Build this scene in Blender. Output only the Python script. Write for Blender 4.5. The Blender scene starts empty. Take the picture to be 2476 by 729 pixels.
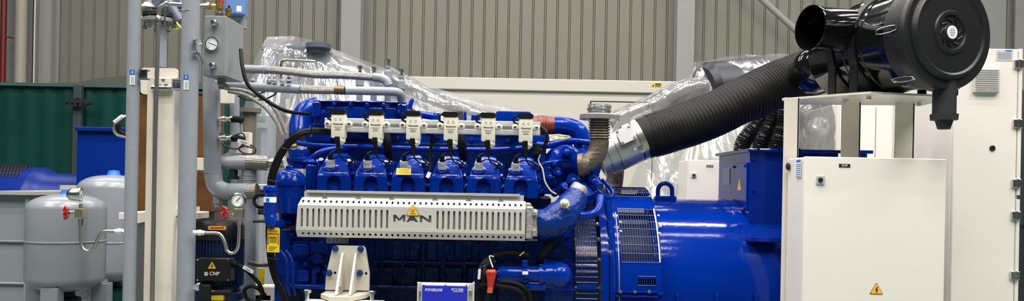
import bpy, bmesh, math, random
from mathutils import Vector, Matrix, noise
random.seed(4)
PI = math.pi
sc = bpy.context.scene
COL = sc.collection
F = 1800.0; CX = 1238.0; CY = 450.0; H = 1.5; RO = math.radians(1.1)
cR, sR = math.cos(RO), math.sin(RO)

# ------------------------------------------------------------------ camera
cam = bpy.data.cameras.new('camera'); co = bpy.data.objects.new('camera', cam); COL.objects.link(co)
cam.sensor_width = 36; cam.lens = 36 * F / 2476.0
cam.shift_y = (CY - 364.5) / 2476.0
cam.clip_start = 0.05; cam.clip_end = 200
co.matrix_world = Matrix(((cR, -sR, 0, 0), (0, 0, -1, 0), (sR, cR, 0, H), (0, 0, 0, 1)))
sc.camera = co
sc.view_settings.view_transform = 'Standard'; sc.view_settings.look = 'None'
sc.view_settings.gamma = 1; sc.view_settings.use_curve_mapping = False
sc.view_settings.exposure = 0.0

def P(px, py, Y):
    """survey helper: the world point seen at a pixel when it stands at depth Y"""
    dx = px - CX; dy = CY - py
    return Vector(((dx * cR - dy * sR) * Y / F, Y, H + (dx * sR + dy * cR) * Y / F))
def m(px, Y): return px * Y / F

# ------------------------------------------------------------------ materials
MATS = {}
def mat(name, col, rough=0.5, metal=0.0, bump=0.0, bscale=60.0, var=0.0, vscale=8.0, coat=0.0, spec=0.5, emit=0.0):
    if name in MATS: return MATS[name]
    mt = bpy.data.materials.new(name); mt.use_nodes = True
    nt = mt.node_tree; b = nt.nodes['Principled BSDF']
    b.inputs['Base Color'].default_value = (*col, 1); b.inputs['Roughness'].default_value = rough
    b.inputs['Metallic'].default_value = metal; b.inputs['Coat Weight'].default_value = coat
    b.inputs['Coat Roughness'].default_value = 0.08
    b.inputs['Specular IOR Level'].default_value = spec
    if emit:
        b.inputs['Emission Color'].default_value = (*col, 1); b.inputs['Emission Strength'].default_value = emit
    tc = nt.nodes.new('ShaderNodeTexCoord')
    if bump:
        n = nt.nodes.new('ShaderNodeTexNoise'); n.inputs['Scale'].default_value = bscale; n.inputs['Detail'].default_value = 3
        nt.links.new(tc.outputs['Object'], n.inputs['Vector'])
        bp = nt.nodes.new('ShaderNodeBump'); bp.inputs['Strength'].default_value = bump; bp.inputs['Distance'].default_value = 0.01
        nt.links.new(n.outputs['Fac'], bp.inputs['Height']); nt.links.new(bp.outputs['Normal'], b.inputs['Normal'])
    if var:
        n = nt.nodes.new('ShaderNodeTexNoise'); n.inputs['Scale'].default_value = vscale; n.inputs['Detail'].default_value = 5
        nt.links.new(tc.outputs['Object'], n.inputs['Vector'])
        mx = nt.nodes.new('ShaderNodeMix'); mx.data_type = 'RGBA'
        mx.inputs[6].default_value = (*[c * (1 - var) for c in col], 1); mx.inputs[7].default_value = (*[min(1, c * (1 + var)) for c in col], 1)
        nt.links.new(n.outputs['Fac'], mx.inputs[0]); nt.links.new(mx.outputs[2], b.inputs['Base Color'])
    MATS[name] = mt; return mt

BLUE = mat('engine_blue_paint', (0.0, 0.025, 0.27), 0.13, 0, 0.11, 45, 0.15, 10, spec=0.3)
GBLUE = mat('generator_blue_paint', (0.0, 0.020, 0.235), 0.10, 0, 0.035, 70, 0.05, 4, spec=0.22)
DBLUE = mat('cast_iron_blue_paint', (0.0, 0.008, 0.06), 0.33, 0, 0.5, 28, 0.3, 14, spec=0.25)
BGBLUE = mat('far_blue_paint', (0.0, 0.018, 0.19), 0.35, spec=.25)
CREAM = mat('cream_powder_coat', (0.82, 0.78, 0.715), 0.32, 0, 0.04, 500, 0.02, 3)
CREAMF = mat('cream_frame_paint', (0.79, 0.735, 0.64), 0.4, 0, 0.05, 200, 0.04, 6)
CONT = mat('container_paint', (0.54, 0.52, 0.46), 0.55, 0, 0.03, 60, 0.03, 2)
GREYP = mat('grey_pipe_paint', (0.27, 0.295, 0.33), 0.36, 0, 0.08, 60, 0.08, 12)
GREYB = mat('grey_box_paint', (0.25, 0.27, 0.28), 0.38, 0, 0.05, 150, 0.05, 9)
VESSEL = mat('vessel_grey_paint', (0.235, 0.255, 0.285), 0.28, 0, 0.04, 12, 0.06, 5, coat=0.2)
DUCT = mat('grey_tank_paint', (0.23, 0.265, 0.285), 0.55, 0, 0.03, 20, 0.06, 4)
STEEL = mat('brushed_stainless', (0.68, 0.65, 0.60), 0.4, 0.3, 0.06, 120, 0.1, 16)
TUBEM = mat('bright_steel_tube', (0.5, 0.47, 0.43), 0.3, 0.9, 0.03, 80)
ALU = mat('aluminium', (0.47, 0.47, 0.48), 0.3, 0.7, 0.05, 80, 0.08, 12)
CHROME = mat('zinc_plate', (0.7, 0.69, 0.66), 0.22, 1.0, 0.05, 60)
RAIL = mat('extruded_aluminium_rail', (0.66, 0.67, 0.68), 0.42, 0.35, 0.04, 90)
CAST = mat('raw_cast_steel', (0.17, 0.14, 0.11), 0.5, 0.7, 0.5, 50, 0.35, 12)
BLACK = mat('black_gloss_paint', (0.004, 0.004, 0.0045), 0.09, 0, 0.02, 60, coat=0.3)
BLACKM = mat('black_moulded_plastic', (0.008, 0.0085, 0.0095), 0.42, 0, 0.08, 400)
RUBBER = mat('black_rubber', (0.006, 0.006, 0.0065), 0.5, 0, 0.15, 80, spec=.18)
DARK = mat('dark_void_metal', (0.006, 0.007, 0.012), 0.7)
IVORY = mat('ivory_plastic', (0.72, 0.68, 0.57), 0.42)
WHITE = mat('white_label', (0.85, 0.85, 0.85), 0.4)
WHITEC = mat('white_ceramic', (0.85, 0.85, 0.83), 0.3)
LBLUE = mat('label_blue', (0.01, 0.13, 0.55), 0.4)
PBLUE = mat('panel_royal_blue', (0.02, 0.03, 0.5), 0.25)
YEL = mat('yellow_sticker', (0.85, 0.62, 0.01), 0.45)
YELO = mat('warning_amber', (0.90, 0.50, 0.05), 0.4)
RED = mat('red_handwheel_paint', (0.42, 0.02, 0.02), 0.35)
REDB = mat('red_rubber_boot', (0.55, 0.035, 0.02), 0.4, 0, 0.2, 60)
REDP = mat('red_fire_pipe', (0.16, 0.012, 0.012), 0.45)
SIL = mat('rust_red_silicone', (0.18, 0.03, 0.014), 0.38, 0, 0.1, 60)
BRASS = mat('brass', (0.55, 0.36, 0.12), 0.3, 0.9, 0.05, 60)
BROWN = mat('brown_insulation', (0.15, 0.062, 0.016), 0.5, 0, 0.1, 30, 0.3, 7)
TEAL = mat('teal_curtain', (0.003, 0.045, 0.036), 0.33, 0, 0.10, 6, 0.25, 2.5)
ACT = mat('actuator_blue', (0.12, 0.24, 0.50), 0.4)
GASK = mat('insulation_grey', (0.36, 0.34, 0.31), 0.6, 0.3, 0.5, 60, 0.2, 30)
WRAPB = mat('painted_blue_lagging', (0.0, 0.024, 0.19), 0.3, 0, 0.9, 38, 0.25, 12, spec=0.35)
CAP = mat('tank_cap_blue', (0.02, 0.16, 0.62), 0.4)
INK = mat('black_ink', (0.01, 0.01, 0.01), 0.5)
GINK = mat('grey_ink', (0.3, 0.3, 0.32), 0.5)
WIREY = mat('yellow_green_wire', (0.55, 0.6, 0.08), 0.45)
WIREC = mat('clear_grey_wire', (0.42, 0.44, 0.42), 0.35)
PUMPB = mat('pump_motor_blue', (0.008, 0.025, 0.09), 0.4)
TARP = mat('grey_tarpaulin', (0.10, 0.115, 0.095), 0.8)
COLM = mat('steel_column_paint', (0.33, 0.335, 0.32), 0.6, 0, 0.02, 20, 0.04, 2)
LAMP = mat('lamp_diffuser', (1.0, 0.97, 0.9), 0.5, emit=6.0)

def braid(name, col, k=60, mm=14):
    mt = bpy.data.materials.new(name); mt.use_nodes = True; nt = mt.node_tree; b = nt.nodes['Principled BSDF']
    b.inputs['Metallic'].default_value = 0.8; b.inputs['Roughness'].default_value = 0.33
    uv = nt.nodes.new('ShaderNodeUVMap'); sp = nt.nodes.new('ShaderNodeSeparateXYZ'); nt.links.new(uv.outputs[0], sp.inputs[0])
    def mth(op, a, bb=None):
        n = nt.nodes.new('ShaderNodeMath'); n.operation = op
        for i, v in enumerate((a, bb)):
            if v is None: continue
            if isinstance(v, (int, float)): n.inputs[i].default_value = v
            else: nt.links.new(v, n.inputs[i])
        return n.outputs[0]
    u = mth('MULTIPLY', sp.outputs[0], k * 2 * PI); v = mth('MULTIPLY', sp.outputs[1], mm * 2 * PI)
    s1 = mth('SINE', mth('ADD', u, v)); s2 = mth('SINE', mth('SUBTRACT', u, v))
    h = mth('MULTIPLY', mth('MULTIPLY', s1, s2), 0.5); h = mth('ADD', h, 0.5)
    mx = nt.nodes.new('ShaderNodeMix'); mx.data_type = 'RGBA'
    mx.inputs[6].default_value = (*[c * 0.28 for c in col], 1); mx.inputs[7].default_value = (*col, 1)
    nt.links.new(h, mx.inputs[0]); nt.links.new(mx.outputs[2], b.inputs['Base Color'])
    bp = nt.nodes.new('ShaderNodeBump'); bp.inputs['Strength'].default_value = 0.8; bp.inputs['Distance'].default_value = 0.003
    nt.links.new(h, bp.inputs['Height']); nt.links.new(bp.outputs['Normal'], b.inputs['Normal'])
    return mt
BRAID = braid('stainless_braid', (0.6, 0.57, 0.51), 110, 12)
BRAIDF = braid('fine_stainless_braid', (0.6, 0.57, 0.5), 150, 5)

def film(name, haze=0.22, tint=(0.82, 0.85, 0.88), gl=0.22, wr=10.0):
    mt = bpy.data.materials.new(name); mt.use_nodes = True; nt = mt.node_tree; nt.nodes.clear()
    out = nt.nodes.new('ShaderNodeOutputMaterial'); tr = nt.nodes.new('ShaderNodeBsdfTransparent'); tr.inputs[0].default_value = (0.96, 0.97, 0.98, 1)
    df = nt.nodes.new('ShaderNodeBsdfDiffuse'); df.inputs[0].default_value = (*tint, 1)
    tl = nt.nodes.new('ShaderNodeBsdfTranslucent'); tl.inputs[0].default_value = (*tint, 1)
    gs = nt.nodes.new('ShaderNodeBsdfGlossy'); gs.inputs['Roughness'].default_value = 0.16; gs.inputs[0].default_value = (1, 1, 1, 1)
    tc = nt.nodes.new('ShaderNodeTexCoord')
    mp = nt.nodes.new('ShaderNodeMapping'); mp.inputs['Scale'].default_value = (1.0, 1.0, 0.14); mp.inputs['Rotation'].default_value = (0, 0.5, 0)
    nt.links.new(tc.outputs['Object'], mp.inputs[0])
    n = nt.nodes.new('ShaderNodeTexNoise'); n.inputs['Scale'].default_value = wr; n.inputs['Detail'].default_value = 4; n.inputs['Distortion'].default_value = 0.6
    nt.links.new(mp.outputs[0], n.inputs['Vector'])
    bp = nt.nodes.new('ShaderNodeBump'); bp.inputs['Strength'].default_value = 0.7; bp.inputs['Distance'].default_value = 0.05
    nt.links.new(n.outputs['Fac'], bp.inputs['Height'])
    for s in (gs, df): nt.links.new(bp.outputs[0], s.inputs['Normal'])
    a = nt.nodes.new('ShaderNodeMixShader'); a.inputs[0].default_value = 0.4; nt.links.new(df.outputs[0], a.inputs[1]); nt.links.new(tl.outputs[0], a.inputs[2])
    rmp = nt.nodes.new('ShaderNodeMapRange'); rmp.inputs[1].default_value = 0.35; rmp.inputs[2].default_value = 0.75
    rmp.inputs[3].default_value = haze * 0.45; rmp.inputs[4].default_value = min(1, haze * 2.0); nt.links.new(n.outputs['Fac'], rmp.inputs[0])
    b = nt.nodes.new('ShaderNodeMixShader'); nt.links.new(rmp.outputs[0], b.inputs[0]); nt.links.new(tr.outputs[0], b.inputs[1]); nt.links.new(a.outputs[0], b.inputs[2])
    c = nt.nodes.new('ShaderNodeMixShader'); c.inputs[0].default_value = gl; nt.links.new(b.outputs[0], c.inputs[1]); nt.links.new(gs.outputs[0], c.inputs[2])
    nt.links.new(c.outputs[0], out.inputs[0]); MATS[name] = mt; return mt
FILM = film('clear_plastic_film', 0.17, (.6,.63,.66), gl=0.07, wr=5)
FILMC = film('thin_plastic_film', 0.10, (.55,.58,.61), gl=0.08, wr=4)
FILMH = film('hazy_plastic_film', 0.6, (0.27, 0.27, 0.265), 0.08, 5)

# ------------------------------------------------------------------ mesh builder
def V(*a): return Vector(a)
def basis(d):
    d = Vector(d).normalized(); u = Vector((0, 0, 1)) if abs(d.z) < 0.9 else Vector((0, 1, 0))
    a = d.cross(u).normalized(); b = d.cross(a).normalized(); return d, a, b
def cr(pts, n=8):
    pts = [Vector(p) for p in pts]
    if len(pts) < 3: return pts
    q = [pts[0] * 2 - pts[1]] + pts + [pts[-1] * 2 - pts[-2]]; out = []
    for i in range(1, len(q) - 2):
        a, b, c, d = q[i - 1:i + 3]
        for k in range(n):
            t = k / n
            out.append(0.5 * ((2 * b) + (c - a) * t + (2 * a - 5 * b + 4 * c - d) * t * t + (3 * b - a - 3 * c + d) * t ** 3))
    out.append(pts[-1]); return out

class MB:
    def __init__(s): s.bm = bmesh.new(); s.uv = s.bm.loops.layers.uv.new('UVMap')
    def quadbox(s, c8, bevel=0, seg=1):
        vs = [s.bm.verts.new(c) for c in c8]
        fs = [s.bm.faces.new([vs[i] for i in f]) for f in ((0, 1, 2, 3), (7, 6, 5, 4), (0, 4, 5, 1), (1, 5, 6, 2), (2, 6, 7, 3), (3, 7, 4, 0))]
        if bevel: bmesh.ops.bevel(s.bm, geom=list({e for f in fs for e in f.edges}), offset=bevel, segments=seg, affect='EDGES', profile=0.6)
        return s
    def box(s, c, sz, bevel=0, rot=None, seg=1):
        c = Vector(c); R = rot.to_3x3() if rot else Matrix.Identity(3); hx, hy, hz = sz[0] / 2, sz[1] / 2, sz[2] / 2
        pts = [(-hx, -hy, -hz), (hx, -hy, -hz), (hx, -hy, hz), (-hx, -hy, hz), (-hx, hy, -hz), (hx, hy, -hz), (hx, hy, hz), (-hx, hy, hz)]
        return s.quadbox([c + R @ Vector(p) for p in pts], bevel, seg)
    def pbox(s, x0, y0, x1, y1, Y, d, bevel=0, seg=1):
        c = P((x0 + x1) / 2, (y0 + y1) / 2, Y)
        return s.box((c.x, Y + d / 2, c.z), (m(x1 - x0, Y), d, m(y1 - y0, Y)), bevel, seg=seg)
    def tube(s, pts, r, seg=14, closed=False, caps=True):
        pts = [Vector(p) for p in pts]; n = len(pts)
        rs = r if isinstance(r, (list, tuple)) else [r] * n
        T = []
        for i in range(n):
            if closed: t = pts[(i + 1) % n] - pts[i - 1]
            else: t = pts[min(i + 1, n - 1)] - pts[max(i - 1, 0)]
            T.append(t.normalized() if t.length > 1e-9 else (T[-1] if T else Vector((0, 0, 1))))
        d, a, b = basis(T[0]); rings = []; L = 0
        for i in range(n):
            if i:
                ax = T[i - 1].cross(T[i])
                if ax.length > 1e-7:
                    q = Matrix.Rotation(T[i - 1].angle(T[i]), 3, ax.normalized()); a = q @ a; b = q @ b
                L += (pts[i] - pts[i - 1]).length
            rings.append(([s.bm.verts.new(pts[i] + (a * math.cos(2 * PI * k / seg) + b * math.sin(2 * PI * k / seg)) * rs[i]) for k in range(seg)], L))
        rng = range(n if closed else n - 1)
        for i in rng:
            (A, la), (B, lb) = rings[i], rings[(i + 1) % n]
            for k in range(seg):
                f = s.bm.faces.new((A[k], A[(k + 1) % seg], B[(k + 1) % seg], B[k]))
                for lp, uvv in zip(f.loops, ((la, k / seg), (la, (k + 1) / seg), (lb, (k + 1) / seg), (lb, k / seg))): lp[s.uv].uv = uvv
        if caps and not closed:
            s.bm.faces.new(list(reversed(rings[0][0]))); s.bm.faces.new(rings[-1][0])
        return s
    def cyl(s, p0, p1, r, seg=20, r1=None): return s.tube([p0, p1], [r, r if r1 is None else r1], seg)
    def lathe(s, o, d, prof, seg=32, ph=0.0, a0=None, a1=None):
        o = Vector(o); d, a, b = basis(d); rings = []
        for t, r in prof:
            c = o + d * t
            if r < 1e-6: rings.append([s.bm.verts.new(c)])
            else: rings.append([s.bm.verts.new(c + (a * math.cos(2 * PI * k / seg + ph) + b * math.sin(2 * PI * k / seg + ph)) * r) for k in range(seg)])
        for A, B in zip(rings[:-1], rings[1:]):
            if len(A) == 1 and len(B) == 1: continue
            for k in range(seg):
                j = (k + 1) % seg
                if len(A) == 1: s.bm.faces.new((A[0], B[j], B[k]))
                elif len(B) == 1: s.bm.faces.new((A[k], A[j], B[0]))
                else: s.bm.faces.new((A[k], A[j], B[j], B[k]))
        return s
    def disc(s, c, d, r, h, seg=24, bev=0.0):
        bev = min(bev, r * .4, h * .45)
        if bev: return s.lathe(c, d, [(0, 0), (0, r), (h - bev, r), (h, r - bev), (h, 0)], seg)
        return s.lathe(c, d, [(0, 0), (0, r), (h, r), (h, 0)], seg)
    def bolt(s, c, d, r, h=None):
        h = h or r * 1.2
        return s.lathe(c, d, [(0, 0), (0, r * 1.35), (h * .15, r * 1.35), (h * .15, r), (h * .9, r), (h, r * .85), (h, 0)], 6)
    def sphere(s, c, r, sc3=(1, 1, 1), u=20, v=12):
        o = bmesh.ops.create_uvsphere(s.bm, u_segments=u, v_segments=v, radius=1)
        for w in o['verts']: w.co = Vector(c) + Vector((w.co.x * r * sc3[0], w.co.y * r * sc3[1], w.co.z * r * sc3[2]))
        return s
    def torus(s, c, ax, R, r, n=32, seg=10, a0=0, a1=2 * PI):
        c = Vector(c); d, a, b = basis(ax); full = abs(a1 - a0) > 6.28
        N = n if full else n + 1
        pts = [c + (a * math.cos(a0 + (a1 - a0) * i / n) + b * math.sin(a0 + (a1 - a0) * i / n)) * R for i in range(N)]
        return s.tube(pts, r, seg, closed=full)
    def prism(s, poly, off):
        off = Vector(off); A = [s.bm.verts.new(Vector(p)) for p in poly]; B = [s.bm.verts.new(Vector(p) + off) for p in poly]
        s.bm.faces.new(A); s.bm.faces.new(list(reversed(B)))
        for i in range(len(A)): j = (i + 1) % len(A); s.bm.faces.new((A[i], B[i], B[j], A[j]))
        return s
    def ppoly(s, pp, Y, d): return s.prism([P(x, y, Y) for x, y in pp], (0, d, 0))
    def loft(s, rings, caps=True):
        R = [[s.bm.verts.new(Vector(p)) for p in r] for r in rings]
        for A, B in zip(R[:-1], R[1:]):
            for k in range(len(A)): j = (k + 1) % len(A); s.bm.faces.new((A[k], A[j], B[j], B[k]))
        if caps: s.bm.faces.new(list(reversed(R[0]))); s.bm.faces.new(R[-1])
        return s
    def plate(s, M4, outer, holes, t):
        """flat plate with real holes; outer/holes in local xy, thickness t around local z"""
        cu = bpy.data.curves.new('tmp', 'CURVE'); cu.dimensions = '2D'; cu.fill_mode = 'BOTH'; cu.extrude = t / 2
        for ring in [outer] + holes:
            sp = cu.splines.new('POLY'); sp.points.add(len(ring) - 1)
            for p, q in zip(sp.points, ring): p.co = (q[0], q[1], 0, 1)
            sp.use_cyclic_u = True
        ob = bpy.data.objects.new('tmp', cu); COL.objects.link(ob)
        me = bpy.data.meshes.new_from_object(ob); me.transform(M4)
        s.bm.from_mesh(me); bpy.data.objects.remove(ob); bpy.data.curves.remove(cu); bpy.data.meshes.remove(me); return s
    def build_each(s, name, mt, parent=None):
        """one object for each separate piece"""
        bm = s.bm; left = set(bm.verts); out = []
        while left:
            st = [next(iter(left))]; grp = {st[0]}
            while st:
                v = st.pop()
                for e in v.link_edges:
                    q = e.other_vert(v)
                    if q not in grp: grp.add(q); st.append(q)
            left -= grp; vs = [v for v in bm.verts if v in grp]; ix = {v: i for i, v in enumerate(vs)}
            n = MB(); nv = [n.bm.verts.new(v.co) for v in vs]
            for f in bm.faces:
                if f.verts[0] in ix: n.bm.faces.new([nv[ix[v]] for v in f.verts])
            out.append(n.build(name, mt, parent))
        bm.free(); return out
    def build(s, name, mt, parent=None, ang=35):
        bmesh.ops.recalc_face_normals(s.bm, faces=s.bm.faces)
        lim = math.radians(ang)
        for f in s.bm.faces: f.smooth = True
        for e in s.bm.edges:
            if len(e.link_faces) == 2 and e.calc_face_angle(0) > lim: e.smooth = False
        me = bpy.data.meshes.new(name)
        if parent is not None:
            w = world_loc(parent)
            for v in s.bm.verts: v.co -= w
        s.bm.to_mesh(me); s.bm.free(); me.materials.append(mt)
        o = bpy.data.objects.new(name, me); COL.objects.link(o)
        if parent is not None: o.parent = parent
        return o
def world_loc(o):
    w = Vector(o.location)
    while o.parent: o = o.parent; w += Vector(o.location)
    return w
def thing(name, label, cat, loc=(0, 0, 0), group=None):
    o = bpy.data.objects.new(name, None); COL.objects.link(o); o.location = loc; o.empty_display_size = 0.1
    o['label'] = label; o['category'] = cat
    if group: o['group'] = group
    return o
def tag(o, label, cat, group=None):
    o['label'] = label; o['category'] = cat
    if group: o['group'] = group
    return o
def struct(name, mb, mt): o = mb.build(name, mt); o['kind'] = 'structure'; return o
def lab(o, s): o['label'] = s; return o

def text(s, c, h, mt, parent, name='lettering', nrm='front', shear=0.0, bold=0.0, width=None, rotz=0.0):
    cu = bpy.data.curves.new('tmp', 'FONT'); cu.body = s; cu.size = h * 1.35; cu.align_x = 'CENTER'; cu.align_y = 'CENTER'
    cu.extrude = 0.0004; cu.shear = shear; cu.offset = bold
    ob = bpy.data.objects.new('tmp', cu); COL.objects.link(ob); me = bpy.data.meshes.new_from_object(ob)
    bpy.data.objects.remove(ob); bpy.data.curves.remove(cu)
    if width and me.vertices:
        w = max(v.co.x for v in me.vertices) - min(v.co.x for v in me.vertices)
        for v in me.vertices: v.co.x *= width / w
    me.transform(Matrix.Translation(Vector(c)) @ Matrix.Rotation(rotz, 4, 'Z') @ Matrix.Rotation(PI / 2, 4, 'X'))
    mb = MB(); mb.bm.from_mesh(me); bpy.data.meshes.remove(me); return mb.build(name, mt, parent)
XZ = lambda c: Matrix.Translation(Vector(c)) @ Matrix.Rotation(PI / 2, 4, 'X')   # local xy plane -> world xz, facing the camera
def rr(w, h, r, n=4, cx=0, cy=0):
    r = min(r, w / 2 - 1e-5, h / 2 - 1e-5); o = []
    for qx, qy, a in ((1, 1, 0), (-1, 1, PI / 2), (-1, -1, PI), (1, -1, 1.5 * PI)):
        for k in range(n + 1):
            t = a + PI / 2 * k / n; o.append((cx + qx * (w / 2 - r) + r * math.cos(t), cy + qy * (h / 2 - r) + r * math.sin(t)))
    return o
def warning(px, py, Y, s, parent, kind='bolt', name='warning_sign', off=0.0):
    c = P(px, py, Y); S = m(s, Y)
    tri = lambda k: [(-.5 * k * S, -.4 * k * S), (.5 * k * S, -.4 * k * S), (0, .46 * k * S)]
    def rt(k):                       # rounded triangle
        o = []
        for (x, y), a in zip(tri(k), (210, -30, 90)):
            for q in (-50, -25, 0, 25, 50): o.append((x * .86 + .07 * S * math.cos(math.radians(a + q)), y * .86 + .07 * S * math.sin(math.radians(a + q))))
        return o
    a = MB().plate(XZ((c.x, Y - .0008 - off, c.z)), rt(1.06), [], 0.001).build(name, INK, parent)
    MB().plate(XZ((c.x, Y - .0016 - off, c.z)), rt(.93), [], 0.001).build('sign_face', YELO, a)
    g = MB(); yy = Y - .0024 - off
    if kind == 'bolt':
        g.plate(XZ((c.x, yy, c.z - .06 * S)), [(.05 * S, .28 * S), (-.12 * S, -.02 * S), (-.01 * S, 0), (-.07 * S, -.25 * S), (-.02 * S, -.2 * S), (0, -.27 * S), (.06 * S, -.17 * S), (.02 * S, -.19 * S), (.12 * S, .05 * S), (.01 * S, .03 * S), (.1 * S, .25 * S)], [], .0008)
    else:
        for dx in (-.1, 0, .1):
            g.tube(cr([(c.x + dx * S, yy, c.z - .17 * S), (c.x + dx * S - .03 * S, yy, c.z - .08 * S), (c.x + dx * S + .03 * S, yy, c.z + .02 * S), (c.x + dx * S, yy, c.z + .12 * S)], 4), .014 * S, 6)
        g.box((c.x, yy, c.z - .25 * S), (.38 * S, .001, .03 * S))
    g.build('symbol', INK, a); return a

# ================================================================== THE HALL
Yw = 12.0
WALL = bpy.data.materials.new('ribbed_wall_cladding'); WALL.use_nodes = True
nt = WALL.node_tree; b = nt.nodes['Principled BSDF']; b.inputs['Roughness'].default_value = 0.55
n = nt.nodes.new('ShaderNodeTexNoise'); n.inputs['Scale'].default_value = 1.2; n.inputs['Detail'].default_value = 6
r_ = nt.nodes.new('ShaderNodeMix'); r_.data_type = 'RGBA'; r_.inputs[6].default_value = (0.20, 0.195, 0.16, 1); r_.inputs[7].default_value = (0.25, 0.243, 0.205, 1)
tc = nt.nodes.new('ShaderNodeTexCoord'); nt.links.new(tc.outputs['Object'], n.inputs['Vector']); nt.links.new(n.outputs['Fac'], r_.inputs[0]); nt.links.new(r_.outputs[2], b.inputs['Base Color'])
w = MB()
x = -10.5; pitch = 0.1965; prof = []
while x < 10.5:
    prof += [(x, Yw), (x + pitch * .80, Yw), (x + pitch * .83, Yw + .022), (x + pitch * .86, Yw), (x + pitch * .94, Yw), (x + pitch * .97, Yw + .022)]
    x += pitch
lo = [w.bm.verts.new((a, y, 0)) for a, y in prof]; hi = [w.bm.verts.new((a, y, 9)) for a, y in prof]
for i in range(len(prof) - 1): w.bm.faces.new((lo[i], lo[i + 1], hi[i + 1], hi[i]))
struct('wall_back', w, WALL)
struct('floor', MB().box((0, 5, -.05), (24, 22, .1)), mat('painted_floor', (0.12, 0.17, 0.15), 0.35, 0, 0.02, 10, 0.2, 1.5))
def column(px, wpx, Y=11.75, n=1, d=.2, mt=COLM):
    c = P(px, 100, Y); W = m(wpx, Y); w = MB()
    w.box((c.x, Y, 4.5), (W, .03, 9)); w.box((c.x, Y + .1, 4.5), (.03, .2, 9)); w.box((c.x, Y + .2, 4.5), (W, .03, 9))
    return struct('trim_%d' % n, w, mt)
column(848, 47, n=1); column(1657, 42, n=2); column(2395, 70, n=3); column(110, 28, n=5); column(2466, 26, 11.8, 6)
w = MB(); a = P(1835, -8, 11.6); c = P(1952, 98, 11.6); w.cyl(a + (a - c) * 1.2, c + (c - a) * .6, .05, 12)
struct('trim_4', w, COLM)
def wallpipe(name, px, wpx, Y, mt, label, cat='pipe'):
    c = P(px, 100, Y); w = MB(); w.cyl((c.x, Y, 0), (c.x, Y, 8.5), m(wpx, Y) / 2, 20)
    if name == 'fire_pipe':
        q = P(px + 4, 88, Y); w.tube([q, q + V(.14, .05, -.02), q + V(.15, .25, -.14)], .016, 8)
    return tag(w.build(name, mt), label, cat)
wallpipe('fire_pipe', 8, 13, 11.5, REDP, 'dark red fire main pipe running up the hall wall at the far left')
wallpipe('downpipe', 50, 26, 11.5, mat('cream_downpipe', (.38, .355, .29), .5), 'fat cream downpipe on the hall wall beside the red pipe')
wallpipe('conduit', 83, 4, 11.5, mat('conduit_white', (.6, .6, .56), .4), 'thin pale conduit running up the hall wall beside the cream downpipe', 'conduit')
column(28, 30, 11.85, 7, mt=COLM); column(70, 26, 11.85, 8); column(90, 20, 11.85, 9)
# small fixings on the cladding
# ---- teal enclosure
t = thing('welding_curtain', 'dark teal plastic curtain wall with a grey post at the far left', 'curtain', P(150, 600, 8.2) * 1.0)
t.location.z = 0
w = MB(); A = P(-60, 203, 8.2); B = P(690, 213, 8.2)
N = 60; zt = A.z
for i in range(N):
    pass
g0 = [[w.bm.verts.new((A.x + (B.x - A.x) * i / N, 8.2 + .012 * math.sin(i * 1.7) + .008 * math.sin(i * 3.1 + j), zt * j / 6)) for j in range(7)] for i in range(N + 1)]
for i in range(N):
    for j in range(6): w.bm.faces.new((g0[i][j], g0[i + 1][j], g0[i + 1][j + 1], g0[i][j + 1]))
w.build('curtain_sheet', TEAL, t, 60)
w = MB(); c = P(188, 320, 8.12); w.box((c.x, 8.12, zt / 2), (m(19, 8.1), .06, zt), .005); w.build('post', mat('curtain_post', (.035, .05, .05), .5), t)
w = MB(); w.box(((A.x + B.x) / 2, 8.17, zt + .0), (B.x - A.x, .05, .035)); w.build('top_rail', mat('curtain_rail', (.05, .12, .1), .4), t)
w = MB(); c = P(188, 248, 8.02)
for sx in (-1, 1): w.loft([[c + V(sx * .01, 0, -.05), c + V(sx * .01, 0, .05), c + V(sx * .01, .03, .05), c + V(sx * .01, .03, -.05)], [c + V(sx * .16, 0, -.012), c + V(sx * .16, 0, .012), c + V(sx * .16, .03, .012), c + V(sx * .16, .03, -.012)]])
for sx in (-.12, -.06, 0, .06, .12): w.bolt(c + V(sx, -.002, 0), (0, -1, 0), .014)
w.build('hinge_bracket', DARK, t)
# grey tarpaulin mound behind the curtain
w = MB(); pts = [(-40, 199), (120, 201), (185, 200), (240, 189), (300, 184), (330, 183), (420, 186), (560, 215)]
w.prism([P(a, b_, 9.4) for a, b_ in pts] + [V(P(560, 215, 9.4).x, 9.4, 0), V(P(-40, 199, 9.4).x, 9.4, 0)], (0, 1.2, 0))
tag(w.build('covered_stack', TARP), 'tall load under a grey tarpaulin rising behind the teal curtain', 'covered load')

# ---- white container
t = thing('plant_container', 'long cream plant container with a door behind the blue engine', 'container', V(2.0, 8.6, 0))
A = P(972, 184, 8.0); B = P(1800, 202, 8.0); zt = P(1300, 192, 8.0).z
w = MB(); w.box(((A.x + B.x) / 2, 9.1, zt / 2), (B.x - A.x, 2.2, zt), .012)
w.build('container_body', CONT, t)
w = MB(); z1 = P(1300, 221, 8.0).z; w.box(((A.x + B.x) / 2, 7.985, (zt + z1) / 2), (B.x - A.x, .05, zt - z1), .006); w.build('top_beam', CONT, t)
c0 = P(1430, 247, 7.97); c1 = P(1578, 250, 7.97); w = MB()
cc = (c0 + c1) / 2
w.box((cc.x, 7.985, c0.z / 2 + .2), (c1.x - c0.x, .03, c0.z - .4), .004); d = w.build('door_panel', CONT, t)
w = MB(); w.box((cc.x, 7.985, c0.z + .008), (c1.x - c0.x + .02, .02, .012)); w.box((c0.x - .006, 7.985, c0.z / 2 + .2), (.010, .02, c0.z - .4)); w.box((c1.x + .006, 7.985, c0.z / 2 + .2), (.008, .02, c0.z - .4)); w.build('door_seal', INK, d)
w = MB()
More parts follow.
